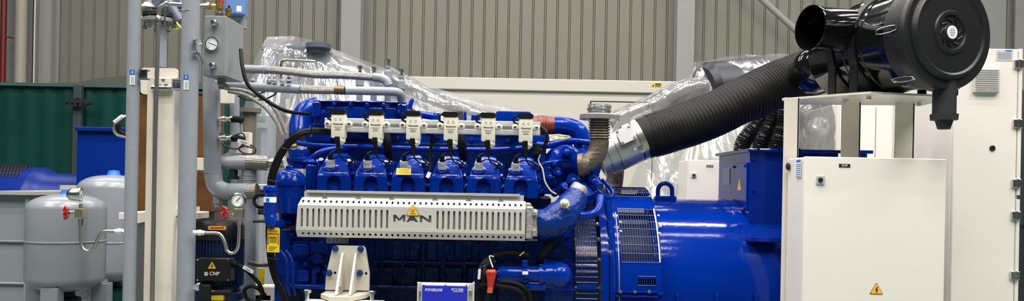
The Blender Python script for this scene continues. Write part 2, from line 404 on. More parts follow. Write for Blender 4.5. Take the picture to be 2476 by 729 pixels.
for q in (1438, 1470, 1520, 1568): e = P(q, 254 + (q - 1438) * .02, 7.95); w.bolt(e, (0, -1, 0), .012)
w.build_each('door_rivet', CHROME, d)
w = MB().pbox(1575, 201, 1600, 210, 7.955, .004); s_ = w.build('warning_label', YEL, t)
w = MB().pbox(1584, 202, 1599, 204.5, 7.952, .002).pbox(1584, 206, 1599, 207, 7.952, .002).pbox(1584, 208, 1597, 208.8, 7.952, .002); w.ppoly([(1577, 208.5), (1582, 208.5), (1579.5, 203)], 7.952, .002); w.build('label_print', INK, s_)

# ================================================================== BACKGROUND LEFT
# far generator
t = thing('far_generator', 'far blue generator with a tall terminal box behind the grey tank', 'generator', V(P(150, 500, 6.6).x, 6.6, 0))
w = MB(); w.pbox(184, 312, 330, 470, 6.2, .5, .01); a = w.build('terminal_box', BGBLUE, t)
w = MB(); w.pbox(180, 308, 334, 318, 6.16, .58, .006); w.build('box_lid', BGBLUE, a)
ax = P(60, 470, 6.9); w = MB(); zc = P(60, 405, 6.6).z - .36
w.lathe((P(-80, 0, 6.6).x, 6.6, zc), (1, 0, 0), [(0, 0), (0, .36), (m(75, 6.6), .36)], 48); xA = P(-80, 0, 6.6).x + m(75, 6.6)
w.lathe((xA, 6.6, zc), (1, 0, 0), [(0, .36), (m(120, 6.6), .36), (m(126, 6.6), .34), (m(150, 6.6), .31), (m(290, 6.6), .31), (m(290, 6.6), 0)], 48)
w.box((P(60, 0, 6.6).x, 6.6, zc / 2), (1.3, .5, zc), .01)
w.build('generator_body', BGBLUE, t)
w = MB()
for k in range(9):
    for f_ in (38, 48, 58, 68): pass
for k in range(12):
    for ph in (52, 62, 72, 82):
        r = .363; p = math.radians(ph); c = V(xA + .03 + k * .018 * 1.6, 6.6 - r * math.cos(p), zc + r * math.sin(p))
        w.box(c, (.018, .01, .05), rot=Matrix.Rotation(-(PI / 2 - p), 4, 'X'))
w.build_each('louvre', DARK, t)
# grey tank
t = thing('storage_tank', 'large grey rectangular steel tank with seams at the left edge', 'tank', V(P(20, 0, 4.6).x, 4.6, 0))
ft = P(78, 468, 4.2); zt = ft.z; w = MB(); xl = P(-60, 0, 4.2).x; xr = P(64, 468, 4.2).x
w.box(((xl + xr) / 2, 4.63, zt / 2), (xr - xl, .82, zt), .006); w.build('tank_body', DUCT, t)
w = MB(); w.box(((xl + ft.x) / 2, 4.2, zt + .0), (ft.x - xl, .05, .02)); w.box((ft.x - .02, 4.62, zt), (.07, .86, .02)); w.box(((xl + ft.x) / 2, 5.05, zt + .015), (ft.x - xl, .06, .05)); w.box(((xl + xr) / 2, 4.6, zt - .0), (xr - xl, .8, .012)); w.build('rim', mat('tank_rim', (.36, .37, .33), .5), t)
w = MB()
for yy in (585, 687): zz = P(30, yy, 4.2).z; w.box(((xl + xr) / 2, 4.212, zz), (xr - xl + .004, .016, .012), .003)
w.build_each('seam_rib', DUCT, t)
w = MB()
c = P(62, 600, 4.2); w.box((c.x, 4.21, zt / 2), (.014, .02, zt - .03)); w.build('corner_strip', DUCT, t)

# pressure vessels
def vessel(px, Y, rpx, ytop, ybot, seam, label, legs):
    c = P(px, 590, Y); R = m(rpx, Y); zt = P(px, ytop, Y).z; zb = P(px, ybot, Y).z
    t = thing('expansion_vessel', label, 'tank', V(c.x, Y, 0), 'grey expansion vessels')
    w = MB(); hd = R * .42; pr = []
    for k in range(9): a = PI / 2 * k / 8; pr.append((zb + hd * (1 - math.cos(a)), R * math.sin(a) ** .8 if k else 0))
    pr += [(zt - hd, R)]
    for k in range(1, 9): a = PI / 2 * k / 8; pr.append((zt - hd + hd * math.sin(a), R * max(0, math.cos(a)) ** .8 if k < 8 else 0))
    w.lathe((c.x, Y, 0), (0, 0, 1), pr, 56); w.build('tank_shell', VESSEL, t, 50)
    zs = P(px, seam, Y - R).z; w = MB(); w.torus((c.x, Y, zs), (0, 0, 1), R + .0005, .004, 56, 8); w.build_each('weld_seam', VESSEL, t)
    w = MB(); w.lathe((c.x, Y, zt - .01), (0, 0, 1), [(0, 0), (0, m(18, Y)), (m(9, Y), m(13, Y)), (m(15, Y), m(12, Y)), (m(16, Y), 0)], 24); w.build('valve_cap', CAP, t)
    w = MB(); w.lathe((c.x, Y, zb - .055), (0, 0, 1), [(0, 0), (0, R * .4), (.02, R * .4), (.03, R * .25), (.07, R * .25)], 24)
    w.build('bottom_flange', DARK, t)
    for dx, dy in legs:
        w = MB(); q = V(c.x + dx * R, Y + dy * R, 0); zz = zb + hd * .5
        w.box((q.x, q.y, zz / 2), (.085, .02, zz), .003); w.box((q.x + .035, q.y + .02, zz / 2), (.012, .05, zz)); w.box((q.x, q.y, .006), (.14, .1, .012), .002); w.build('leg', VESSEL, t)
    return t
vessel(160, 3.75, 86, 470, 705, 590, 'front grey expansion vessel beside the red valve and pressure gauge', ((-.8, -.1), (.1, -.86), (.86, .2)))
vessel(272, 4.6, 78, 424, 682, 590, 'rear grey expansion vessel half hidden behind the left pipe', ((-.8, -.2), (.1, -.8), (.8, .1)))

# ================================================================== PIPE STAND (left foreground)
def label_sticker(px, py, Y, parent, w_=12, h_=36):
    a = MB().pbox(px - w_ / 2, py - h_ / 2, px + w_ / 2, py + h_ / 2, Y - .0015, .001).build('sticker', WHITE, parent)
    MB().pbox(px - w_ / 2, py - h_ / 2, px + w_ / 2, py - h_ / 6, Y - .0025, .001).build('sticker_print', LBLUE, a)
    w = MB(); w.pbox(px - .6, py - h_ / 2 + 2, px + .6, py - h_ / 6 - 2, Y - .0035, .001).pbox(px - 3, py - h_ / 3 - .6, px + 3, py - h_ / 3 + .6, Y - .0035, .001); w.build('sticker_mark', WHITE, a)
    w = MB()
    for k in range(3): w.pbox(px - 3 + k * 2.5, py - h_ / 6 + 4, px - 2 + k * 2.5, py + h_ / 2 - 3, Y - .0025, .001)
    w.build('sticker_text', GINK, a)
# cream upright frame
t = thing('frame_upright', 'cream steel upright post between the two grey riser pipes', 'frame', V(P(385, 0, 3.1).x, 3.1, 0))
c = P(388, 400, 3.06)
w = MB(); zt = P(388, 187, 3.06).z
w.box((c.x + .004, 3.1, zt / 2), (m(58, 3.06), .08, zt), .004); w.build('post', CREAMF, t)
w = MB(); q = P(360, 400, 3.05); w.box((q.x, 3.052, zt / 2), (m(14, 3.05), .006, zt), .001); w.build('front_flange', CREAMF, t)
w = MB(); M4 = XZ(P(386, 197, 3.16)); w.plate(M4, rr(m(88, 3.16), m(64, 3.16), .015), [], .012); w.build('head_plate', CREAMF, t)
w = MB()
for bx, by in ((395, 194), (402, 207), (385, 207)): w.bolt(P(bx, by, 3.05), (0, -1, 0), .006)
w.pbox(364, 208, 412, 218, 3.035, .03, .003); w.build('pipe_clamp', CHROME, t)
w = MB(); w.pbox(286, 516, 440, 534, 3.10, .28, .003); w.ppoly([(330, 516), (480, 500), (480, 512), (330, 541)], 3.09, .012); w.build('shelf_bracket', CREAMF, t)
w = MB(); w.box((c.x, 3.2, .02), (.3, .35, .04), .004); w.build('foot_plate', CREAMF, t)
# brown exchanger
t = thing('heat_exchanger', 'brown plate heat exchanger behind the cream upright and grey risers', 'heat exchanger', V(P(420, 0, 3.7).x, 3.7, 0)); EXCH = t
w = MB(); xe = P(306, 0, 3.5).x; zt_ = P(330, 224, 3.5).z; zb_ = P(330, 512, 3.5).z
w.box((xe + .215, 3.59, (zt_ + zb_) / 2), (.39, .14, zt_ - zb_), .006); w.build('insulation_jacket', BROWN, t)
w = MB(); w.box((xe + .012, 3.51, (zt_ + zb_) / 2), (.008, .012, zt_ - zb_ + .01), .001); w.box((xe + .215, 3.59, zt_ + .004), (.4, .15, .012), .002); w.build('end_plate', mat('rust_brown', (.12, .035, .015), .5), t)
w = MB()
for q in (345, 352, 360): w.cyl(P(q, 218, 3.5), P(q, 197, 3.5), m(4, 3.5), 12)
w.pbox(336, 214, 362, 220, 3.46, .1); w.pbox(337, 195, 360, 199, 3.46, .1, .002)
w.build_each('tie_bar', CHROME, t)
w = MB(); w.box((xe + .22, 3.62, zb_ / 2), (.38, .12, zb_), .004); w.build('pedestal', mat('pedestal_grey', (.1, .1, .1), .6), t)
w = MB(); w.pbox(420, 382, 500, 412, 3.44, .03, .002); w.pbox(510, 205, 562, 250, 3.48, .03, .002); w.build_each('cross_bar', CREAMF, t)
# steel instrument tube
t = thing('instrument_tube', 'thin stainless tube with elbow running up in front of the cream upright', 'pipe', V(P(370, 0, 2.93).x, 2.93, 0))
w = MB(); Y = 2.98
pa = [P(367, 729, Y)]; base = P(367, 729, Y); top = P(384, 40, Y); base = V(base.x, Y, 0.03)
w.tube([base, P(368, 729, Y), P(376, 300, Y), P(383, 60, Y)] + cr([P(384, 40, Y), P(386, 20, Y), P(402, 9, Y)], 6) + [P(508, 16, Y)], m(5, Y), 14)
w.build('tube', TUBEM, t)
w = MB(); w.lathe(P(383, 52, Y), (0, 0, 1), [(0, m(6.4, Y)), (m(12, Y), m(6.4, Y)), (m(14, Y), m(5, Y))], 16); w.lathe(P(400, 9, Y), (1, 0, 0), [(0, m(6.4, Y)), (m(8, Y), m(6.4, Y))], 16); w.lathe(P(492, 14.5, Y), (1, 0, 0), [(0, m(7, Y)), (m(9, Y), m(7, Y)), (m(9, Y), m(9, Y)), (m(17, Y), m(9, Y)), (m(17, Y), 0)], 6)
w.build_each('fitting', CHROME, t)
# riser pipes
def riser(px, Y, rpx, label, st):
    c = P(px, 365, Y); r = m(rpx, Y); t = thing('riser_pipe', label, 'pipe', V(c.x, Y, 0), None)
    w = MB(); w.cyl((c.x, Y, .02), (c.x, Y, 2.6), r, 32); w.lathe((c.x, Y, 0), (0, 0, 1), [(0, 0), (0, r * 2), (.02, r * 2), (.02, 0)], 32); w.build('pipe', GREYP, t)
    label_sticker(st[0], st[1], Y - r, t); return t
a = riser(319, 2.85, 14.5, 'slim grey riser pipe left of the cream upright', (320, 187))
w = MB(); w.pbox(334, 168, 354, 191, 2.85, .008); w.pbox(334, 168, 354, 170, 2.83, .03); w.pbox(334, 189, 354, 191, 2.83, .03); w.build('bracket', mat('bracket_dark', (.07, .085, .095), .4), a)
b_ = riser(455, 2.9, 20.5, 'thick grey riser pipe between the cream upright and the gauge box', (450, 199))
w = MB(); w.pbox(415, 190, 436, 193, 2.88, .04); w.pbox(415, 214, 436, 217, 2.88, .04); w.pbox(415, 190, 418, 217, 2.90, .02); w.pbox(415, 190, 436, 217, 2.925, .006); w.build('bracket', GREYP, b_)
w = MB(); q = P(464, 110, 2.84); w.pbox(462, 94, 477, 97, 2.85, .03); w.pbox(462, 124, 480, 127, 2.85, .03); w.pbox(475, 94, 478, 127, 2.85, .03); w.tube([P(476, 126, 2.87), P(487, 140, 2.9), P(490, 152, 2.94)], m(3, 2.8), 8); w.build('bracket', GREYP, b_)
w = MB(); w.cyl(P(473, 107, 2.85), P(487, 107, 2.88), m(2.4, 2.8), 8); w.build_each('bolt', CHROME, b_)
w = MB(); c = P(456, 28, 2.9); w.torus((c.x, 2.9, c.z), (0, 0, 1), m(22.3, 2.9), .0015, 32, 6); w.build_each('weld_seam', GREYP, b_)
w = MB(); w.lathe(P(468, 695, 2.86), (1, 0, 0), [(0, 0), (0, .01), (.012, .01), (.012, .016), (.026, .016), (.026, 0)], 8); w.build('plug', CHROME, b_)
# elbow pipe third
t = thing('coolant_pipe', 'thick grey coolant pipe dropping from the gauge box then turning to the engine', 'pipe', V(P(512, 0, 3.25).x, 3.25, 0))
Y = 3.25; r = m(20, Y); w = MB()
w.tube([P(511, 120, Y), P(512, 300, Y), P(514, 410, Y)] + cr([P(515, 425, Y), P(522, 450, Y), P(545, 463, Y), P(560, 464, Y)], 8) + [P(600, 464, Y)], r, 28); w.build('pipe', GREYP, t)
w = MB(); w.tube([P(600, 464, Y), P(622, 463, Y)], r * .95, 24); w.build('braided_bellows', BRAID, t)
w = MB(); w.tube([P(622, 463, Y), P(660, 462, Y + .05)], r * .9, 24); w.build('outlet_pipe', CHROME, t)
w = MB(); w.lathe(P(526, 475, Y), (0, 0, -1), [(0, r * .5), (.03, r * .5), (.035, r * .35), (.05, r * .3), (.05, 0)], 20); w.build('drain_boss', GREYP, t)
w = MB(); w.torus(P(514, 418, Y), (0, 0, 1), r * 1.01, .0015, 28, 6); w.torus(P(560, 464, Y), (1, 0, 0), r * 1.01, .0015, 28, 6); w.build_each('weld_seam', GREYP, t)
for yy, n_ in ((288, 1), (334, 2)):
    a = MB().lathe(P(530, yy, Y - .02), (1, 0, .0), [(0, .008), (.012, .008), (.012, .013), (.028, .013), (.028, .009), (.05, .009), (.05, .014), (.06, .014), (.06, 0)], 12).build('temperature_sensor', CHROME, t)
    w = MB(); c = P(560, yy + 1, Y - .02); w.tube(cr([c + V(0, 0, 0), c + V(.03, 0, 0), c + V(.048, 0, -.006)], 4), m(8, Y), 12); w.build('sensor_plug', RUBBER, a)
w = MB(); w.tube(cr([P(583, 292, Y), P(585, 305, Y), P(586, 318, Y)], 4), .0015, 6); w.build('cable_tie', WHITE, t)
a = MB().loft([[P(575, 336, Y - .05), P(606, 343, Y - .05), P(604, 352, Y - .05), P(573, 345, Y - .05)], [P(575, 336, Y - .046), P(606, 343, Y - .046), P(604, 352, Y - .046), P(573, 345, Y - .046)]]).build('cable_tag', WHITE, t)
w = MB(); c = P(590, 344, Y - .052); w.box((c.x, c.y, c.z), (.03, .001, .003), rot=Matrix.Rotation(.22, 4, 'Y')); w.build('tag_text', GINK, a)
w = MB()
w.tube(cr([P(580, 336, Y), P(600, 348, Y - .03), P(618, 360, Y - .03), P(612, 372, Y - .03), P(590, 371, Y - .02), P(578, 361, Y), P(590, 354, Y), P(610, 358, Y)], 6), .004, 8)
w.tube(cr([P(533, 322, Y), P(560, 330, Y - .02), P(585, 322, Y - .03), P(592, 340, Y - .02), P(575, 360, Y), P(548, 356, Y), P(535, 345, Y)], 6), .0035, 8)
w.build('sensor_cable', mat('grey_cable', (.05, .05, .05), .4), t)
# brass/green pipe behind
t = thing('branch_pipe', 'grey vertical branch pipe with braided coupling behind the sensors', 'pipe', V(P(568, 0, 3.6).x, 3.6, 0)); BRANCH = t
w = MB(); Y = 3.6; w.tube([P(567, 205, Y), P(568, 340, Y)], m(11, Y), 20); w.build('pipe', GREYP, t)
w = MB(); w.tube(cr([P(568, 340, Y), P(560, 372, Y), P(540, 385, Y)], 4), m(9, Y), 16); w.tube(cr([P(534, 393, Y), P(560, 394, Y), P(598, 394, Y)], 6), [m(14, Y) + m(4, Y) * min(1, i / 4) for i in range(13)], 24); w.build('elbow', GREYP, t)
w = MB(); w.tube([P(598, 393, Y), P(650, 395, Y)], m(18.5, Y), 28); w.build('braided_bellows', BRAID, t)
w = MB(); w.tube([P(650, 395, Y), P(672, 395, Y), P(676, 395, Y), P(690, 394, Y)], [m(12, Y), m(12, Y), m(16, Y), m(16, Y)], 24); w.build('coupling', CHROME, t)
w = MB(); w.cyl(P(604, 412, 3.62), V(P(606, 412, 3.62).x, 3.62, 0), m(18, 3.62), 24); w.torus(P(604, 425, 3.62), (0, 0, 1), m(18.3, 3.6), .002, 24, 6); w.torus(P(604, 436, 3.62), (0, 0, 1), m(18.3, 3.6), .002, 24, 6); w.build('lower_pipe', GREYP, t)
w = MB(); w.lathe(P(565, 412, Y), (0, 0, -1), [(0, .02), (.03, .02), (.03, .028), (.045, .028), (.045, 0)], 6); w.build('drain_fitting', DARK, t)
w = MB(); c = P(604, 273, 3.9); w.lathe((c.x, 3.9, c.z), (0, 0, 1), [(0, 0), (0, m(27, 3.9)), (.022, m(27, 3.9)), (.022, 0)], 32); w.cyl((c.x, 3.9, c.z), (c.x, 3.9, 0), m(16, 3.9), 24)
tag(w.build('flanged_stub', mat('grey_brown_steel', (.17, .16, .14), .5, .3)), 'grey-brown flanged stub pipe standing behind the tagged sensor cables', 'pipe')
w = MB().pbox(560, 320, 602, 372, 3.78, .05, .002); q = P(580, 0, 3.8); w.box((q.x, 3.815, .7), (.06, .05, 1.4))
a = thing('bracket_plate', 'small cream bracket plate on a post behind the tagged sensor cables', 'bracket', V(q.x, 3.8, 0)); w.build('plate', CREAMF, a)
w = MB().bolt(P(590, 347, 3.77), (0, -1, 0), .008); w.build_each('bolt', CHROME, a)

# gauge box
t = thing('gauge_box', 'grey steel box with a round thermometer dial between the grey pipes', 'box', V(P(530, 0, 2.95).x, 2.95, P(520, 186, 2.95).z))
Y = 2.95; w = MB(); c0 = P(497, 38, Y); c1 = P(548, 38, Y)
ztl = c0.z; zbl = P(490, 183, Y).z; x0 = P(493, 110, Y).x; x1 = P(546.5, 110, Y).x
w.box(((x0 + x1) / 2, Y + .095, (ztl + zbl) / 2), (x1 - x0, .19, ztl - zbl), .002); w.build('housing', GREYB, t)
w = MB(); w.lathe(P(514, 107, Y), (0, -1, 0), [(0, 0), (0, m(17, Y)), (.012, m(17, Y)), (.012, m(15, Y)), (.008, m(15, Y)), (.008, 0)], 40); a = w.build('dial_bezel', CHROME, t)
w = MB(); w.disc(P(514, 107, Y - .0085), (0, -1, 0), m(15, Y), .001, 40); w.build('dial_face', WHITE, a)
w = MB(); c = P(514, 107, Y - .0098); w.box(c, (m(20, Y), .0008, m(1.2, Y)), rot=Matrix.Rotation(.35, 4, 'Y'))
for k in range(13):
    q = math.radians(-45 + k * 22.5); w.box(c + V(math.cos(q) * m(12.3, Y), 0, math.sin(q) * m(12.3, Y)), (m(2.6, Y), .0008, m(.8, Y)), rot=Matrix.Rotation(-q, 4, 'Y'))
w.build('dial_needle', INK, a)
for bx, by in ((521, 57), (517, 160)):
    w = MB(); w.lathe(P(bx, by, Y), (0, -1, 0), [(0, .013), (.006, .013), (.006, .0115), (.018, .0115), (.02, .008), (.03, .008), (.03, 0)], 14); w.build('plug', CHROME, t)
w = MB(); w.lathe(P(536, 186, Y + .07), (0, 0, -1), [(0, m(10, Y)), (.035, m(10, Y)), (.04, m(7, Y)), (.05, m(7, Y)), (.05, 0)], 8); w.tube([P(538, 206, Y + .07), P(556, 212, Y + .07)], m(6.5, Y), 12); w.build('hose_fitting', mat('dull_steel', (.3, .3, .28), .35, .8), t)
w = MB(); w.pbox(520, 186, 529, 196, 3.2, .002); w.build('sticker', WHITE, t)
# safety valve & vent
t = thing('safety_valve', 'brass safety valve with a red cap on top of the gauge box', 'valve', V(P(528, 0, 3.0).x, 3.0, ztl))
Y = 3.02; w = MB(); w.cyl(P(512, 15.5, Y), P(532, 15.5, Y), m(6.5, Y), 16); w.lathe(P(531, 28, Y), (0, 0, 1), [(0, m(6, Y)), (m(6, Y), m(6, Y)), (m(6, Y), m(9, Y)), (m(26, Y), m(9, Y)), (m(26, Y), m(7, Y))], 16); w.build('valve_body', BRASS, t)
w = MB(); w.lathe(P(531, 37, Y), (0, 0, 1), [(0, m(9, Y)), (m(5, Y), m(9, Y)), (m(7, Y), m(6, Y)), (m(10, Y), m(6, Y))], 8); w.build('nut', CHROME, t)
w = MB(); w.lathe(P(532, 6, Y), (0, 0, 1), [(0, 0), (0, m(9, Y)), (m(14, Y), m(9, Y)), (m(20, Y), m(6, Y)), (m(20, Y), 0)], 20); w.build('cap', RED, t)
t = thing('air_vent', 'small brass air vent with black cap beside the blue actuator', 'valve', V(P(551, 0, 3.05).x, 3.05, ztl))
w = MB(); w.lathe(P(552, 40, 3.05), (0, 0, 1), [(0, m(6, 3)), (m(13, 3), m(6, 3)), (m(13, 3), m(8, 3)), (m(19, 3), m(8, 3)), (m(20, 3), m(4, 3)), (m(20, 3), 0)], 18); w.build('body', BRASS, t)
w = MB(); w.lathe(P(554, 21, 3.05), (0, 0, 1), [(0, m(3, 3)), (m(7, 3), m(3, 3)), (m(8, 3), 0)], 12); w.build('cap', INK, t)
# actuator
t = thing('valve_actuator', 'pale blue and grey electric valve actuator behind the gauge box', 'actuator', V(P(580, 0, 3.3).x, 3.3, P(580, 60, 3.3).z))
w = MB(); R = Matrix.Rotation(.25, 4, 'Z'); c = P(572, 8, 3.28); w.box(c, (.085, .12, .13), .008, R); w.build('housing', ACT, t)
w = MB(); c = P(576, 48, 3.3); w.box(P(572, 48, 3.3) + V(.0, 0, 0), (.085, .125, .035), .008, R); w.cyl(P(588, 48, 3.26), P(588, 70, 3.26), m(9, 3.3), 16); w.build('base', mat('actuator_grey', (.22, .24, .25), .4), t)
w = MB(); w.pbox(572, 14, 584, 28, 3.205, .002); w.build('plate', WHITE, t)
w = MB(); w.cyl(P(566, 52, 3.32), P(566, 52, 3.32) - V(0, 0, .3), .02, 14); w.build('stem', GREYP, t)
# top left flanged valve
t = thing('flanged_valve', 'bolted flange valve on a grey pipe behind the left riser', 'valve', V(P(392, 0, 3.4).x, 3.4, P(390, 160, 3.4).z))
Y = 3.4; w = MB(); w.tube([P(389, 60, Y), P(389, 164, Y)], m(13, Y), 20); w.build('pipe', GREYP, t)
w = MB(); c = P(386, 55, Y); w.disc(c, (0, 0, 1), m(38, Y), m(9, Y), 32, .002); w.build('flange', mat('flange_steel', (.40, .38, .35), .35, .6, .05, 80), t)
w = MB(); c = P(386, 43, Y); w.disc(c, (0, 0, 1), m(38, Y), m(11, Y), 32, .002); w.disc(P(386, 33, Y), (0, 0, 1), m(16, Y), m(12, Y), 24); w.build('gasket', INK, t)
for dx, dy in ((-30, -.02), (-8, -.06), (24, -.05), (8, .05), (-20, .05), (34, 0)):
    w = MB(); q = P(386 + dx, 56, Y) + V(0, dy, 0); w.lathe(q + V(0, 0, -.03), (0, 0, 1), [(0, 0), (0, .010), (.016, .010), (.016, .006), (.075, .006), (.075, .010), (.088, .010), (.088, 0)], 6); w.build_each('bolt', CHROME, t)
w = MB(); w.lathe(P(358, 27, Y), (0, 0, 1), [(0, m(14, Y)), (m(8, Y), m(20, Y)), (m(20, Y), m(10, Y)), (m(40, Y), m(9, Y))], 24); w.build('stem_cone', mat('flange_steel', (.40, .38, .35), .35, .6, .05, 80), t)
w = MB(); w.box(P(415, 12, Y + .05), (.14, .1, .09), .01, Matrix.Rotation(-.3, 4, 'Y')); w.tube([P(400, -5, Y), P(436, 52, Y)], m(13, Y), 16); w.build('handle_body', mat('valve_slate', (.10, .12, .16), .4), t)
for k in range(6): 
    pass
w = MB(); w.tube(cr([P(432, 40, Y), P(428, 55, Y - .02), P(436, 68, Y - .03), P(410, 72, Y), P(404, 66, Y)], 6), m(2, Y), 8); w.tube(cr([P(345, 20, Y), P(346, 38, Y - .02), P(336, 46, Y - .04), P(318, 50, Y)], 6), m(2, Y), 8); w.build_each('earth_wire', WIREY, t)
# horizontal braided coolant lines
t = thing('vent_hose', 'upper braided steel hose line from the gauge box to the engine risers', 'hose', V(P(760, 0, 3.4).x, 3.4, P(760, 180, 3.4).z))
Y = 3.3; w = MB(); w.tube([P(578, 166, Y), P(615, 168, Y), P(648, 169, Y)], m(10, Y), 20); w.torus(P(612, 168, Y), (1, 0, 0), m(10, Y), .002, 20, 6); w.torus(P(640, 169, Y), (1, 0, 0), m(10.5, Y), .003, 20, 6); w.build('pipe_stub', GREYP, t)
w = MB(); w.tube(cr([P(648, 169, Y), P(700, 173, Y), P(760, 180, 3.33), P(830, 182, 3.36), P(903, 187, 3.4)], 10), m(9.5, Y), 20); w.build('braided_hose', BRAID, t)
w = MB(); w.tube([P(903, 187, 3.4), P(915, 188, 3.4)] + cr([P(922, 189, 3.4), P(934, 196, 3.4), P(940, 208, 3.4)], 5), m(11, 3.4), 20); w.build('elbow', GREYP, t)
t = thing('return_hose', 'lower grey pipe with short braided hose above the blue manifold', 'hose', V(P(760, 0, 3.32).x, 3.32, P(760, 212, 3.3).z))
w = MB(); w.tube([P(545, 207, 3.22), P(600, 209, 3.22), P(725, 216, 3.25)], m(11, Y), 20); w.build('pipe', GREYP, t)
w = MB(); w.tube([P(725, 216, 3.25), P(770, 218, 3.27), P(810, 218, 3.28)], m(10, Y), 20); w.build('braided_hose', BRAID, t)
w = MB(); w.tube([P(810, 218, 3.28), P(834, 219, 3.28)], m(10.5, Y), 20); w.build('coupling', mat('bronzed_steel', (.16, .12, .07), .4, .6), t)
w = MB(); w.tube([P(834, 219, 3.28), P(930, 221, 3.34)] + cr([P(955, 222, 3.36), P(968, 228, 3.38), P(971, 243, 3.4)], 5), m(10.5, Y), 20); w.build('elbow_pipe', GREYP, t)
for q in (611, 651, 664, 682, 698):
    w = MB(); w.lathe(P(q, 198 + (q - 611) * .03, 3.22), (0, 0, 1), [(0, m(6, Y)), (m(5, Y), m(6, Y)), (m(7, Y), m(4, Y)), (m(13, Y), m(4, Y)), (m(13, Y), 0)], 12); w.build('pressure_port', GREYP if q < 690 else CHROME, t)
# thin grey tee and hoses
def hose(name, pts, r, mt, label, cat='cable', n=8, ribs=0):
    w = MB(); w.tube(cr(pts, n), r, 12); return tag(w.build(name, mt), label, cat)
hose('steel_hose', [P(552, 214, 3.02), P(600, 222, 3.0), P(650, 248, 3.0), P(680, 290, 3.0), P(692, 322, 3.02)], m(4.5, 3), BRAIDF, 'outer slim braided steel hose curving from the gauge box to the engine', 'hose')
hose('steel_hose', [P(552, 221, 3.04), P(592, 230, 3.04), P(638, 258, 3.04), P(668, 295, 3.04), P(682, 326, 3.05)], m(4.5, 3), BRAIDF, 'inner slim braided steel hose running just below its twin', 'hose')
hose('black_hose', [P(582, 120, 3.0), P(586, 160, 2.97), P(600, 205, 2.96), P(640, 240, 2.97), P(690, 268, 3.0), P(745, 276, 3.2)], m(4.6, 3), RUBBER, 'black hose dropping beside the gauge box and sweeping to the engine top', 'hose')
MB().tube(cr([P(575, 232, 3.5), P(600, 242, 3.5), P(640, 240, 3.5), P(668, 225, 3.5), P(640, 222, 3.5), P(610, 238, 3.5)], 8), .004, 8).build('loose_cable', RUBBER, BRANCH)
w = MB(); w.tube(cr([P(312, 281, 3.45), P(290, 284, 3.43), P(275, 303, 3.42), P(282, 325, 3.43), P(310, 333, 3.45)], 6), .007, 10); t = w.build('lifting_handle', CHROME, EXCH)
w = MB(); w.tube([P(277, 296, 3.41), P(297, 281, 3.41)], m(5, 3.4), 8); w.build('tag', WHITE, t)
w = MB(); w.tube(cr([P(284, 303, 3.45), P(292, 320, 3.45), P(306, 328, 3.45)], 5), m(6, 3.4), 10); w.build('grip', RUBBER, t)

# pressure gauges with siphons
def gauge(pts, gx, gy, hx, label, Y, tilt, fit):
    t = thing('pressure_gauge', label, 'gauge', P(gx, gy + 40, Y), None)
    w = MB(); w.tube(cr(pts, 8), m(4, Y), 12); w.build('siphon_tube', TUBEM, t)
    w = MB(); w.lathe(pts[0], pts[1] - pts[0], [(-.012, m(6, Y)), (.006, m(6, Y)), (.006, m(8, Y)), (.02, m(8, Y)), (.02, m(6, Y)), (.032, m(6, Y))], 6)
    e = pts[-1]; w.lathe(e, (0, 0, 1), [(-.025, m(5, Y)), (0, m(6, Y)), (0, m(4, Y))], 8); w.build_each('fitting', CHROME, t)
    w = MB(); c = P(gx + 0, gy + 42, Y); w.box((e.x, e.y, e.z + m(14, Y)), (m(20, Y), m(20, Y), m(22, Y)), .002); w.cyl((e.x, Y, e.z + m(22, Y)), (e.x, Y, e.z + m(36, Y)), m(4, Y), 12); w.build('valve_block', mat('valve_bronze', (.42, .37, .28), .32, .8), t)
    w = MB(); w.lathe((e.x - m(9, Y), Y, e.z + m(14, Y)), (-1, 0, 0), [(0, m(6, Y)), (m(7, Y), m(6, Y)), (m(9, Y), m(4.5, Y)), (m(20, Y), m(4.5, Y)), (m(20, Y), m(2.5, Y)), (m(34, Y), m(2.5, Y))], 10); w.build('valve_stem', CHROME, t)
    w = MB(); hc = V(e.x - m(36, Y), Y, e.z + m(14, Y)); ax = V(-1, -1.1, 0).normalized()
    w.torus(hc, ax, m(13, Y), m(3.2, Y), 24, 8); d_, a_, b2 = basis(ax)
    for k in range(5): q = 2 * PI * k / 5; w.tube([hc, hc + (a_ * math.cos(q) + b2 * math.sin(q)) * m(13, Y)], m(2.2, Y), 8); w.sphere(hc + (a_ * math.cos(q) + b2 * math.sin(q)) * m(14.5, Y), m(3.6, Y), u=8, v=6)
    w.disc(hc, ax, m(4.5, Y), m(5, Y), 10); w.build('handwheel', RED, t)
    g = P(gx, gy, Y); ax = V(math.sin(tilt), -math.cos(tilt), 0)
    w = MB(); w.lathe(g - ax * .014, ax, [(-.022, 0), (-.020, m(9, Y)), (-.012, m(14, Y)), (0, m(15.5, Y)), (.022, m(16, Y)), (.022, m(17.5, Y)), (.028, m(17.5, Y)), (.030, m(14.5, Y)), (.026, m(14.5, Y))], 36); a = w.build('gauge_case', CHROME, t)
    w = MB(); w.disc(g + ax * .0115, ax, m(14.6, Y), .0012, 36); w.build('gauge_face', WHITE, a)
    d_, a_, b2 = basis(ax); c = g + ax * .0135; w = MB()
    w.tube([c + V(-.25, 0, -.25).normalized() * m(6, Y), c + V(.7, 0, .75).normalized() * m(9, Y)] if tilt == 0 else [c, c + b2 * m(9, Y)], m(.8, Y), 6)
    for k in range(14):
        q = math.radians(-50 + k * 21.5); dd = a_ * math.cos(q) + b2 * -math.sin(q); w.tube([c + dd * m(11, Y), c + dd * m(13, Y)], m(.5, Y), 4)
    w.build('gauge_needle', INK, a); return t
Y = 2.86
gauge([P(300, 560, Y), P(275, 560, Y), P(248, 562, Y), P(236, 580, Y), P(226, 602, Y), P(210, 608, Y), P(198, 597, Y), P(195, 570, Y), P(195, 530, Y)], 187, 471, 152, 'pressure gauge with red handwheel piped off the slim left riser', Y, 1.8, 0)
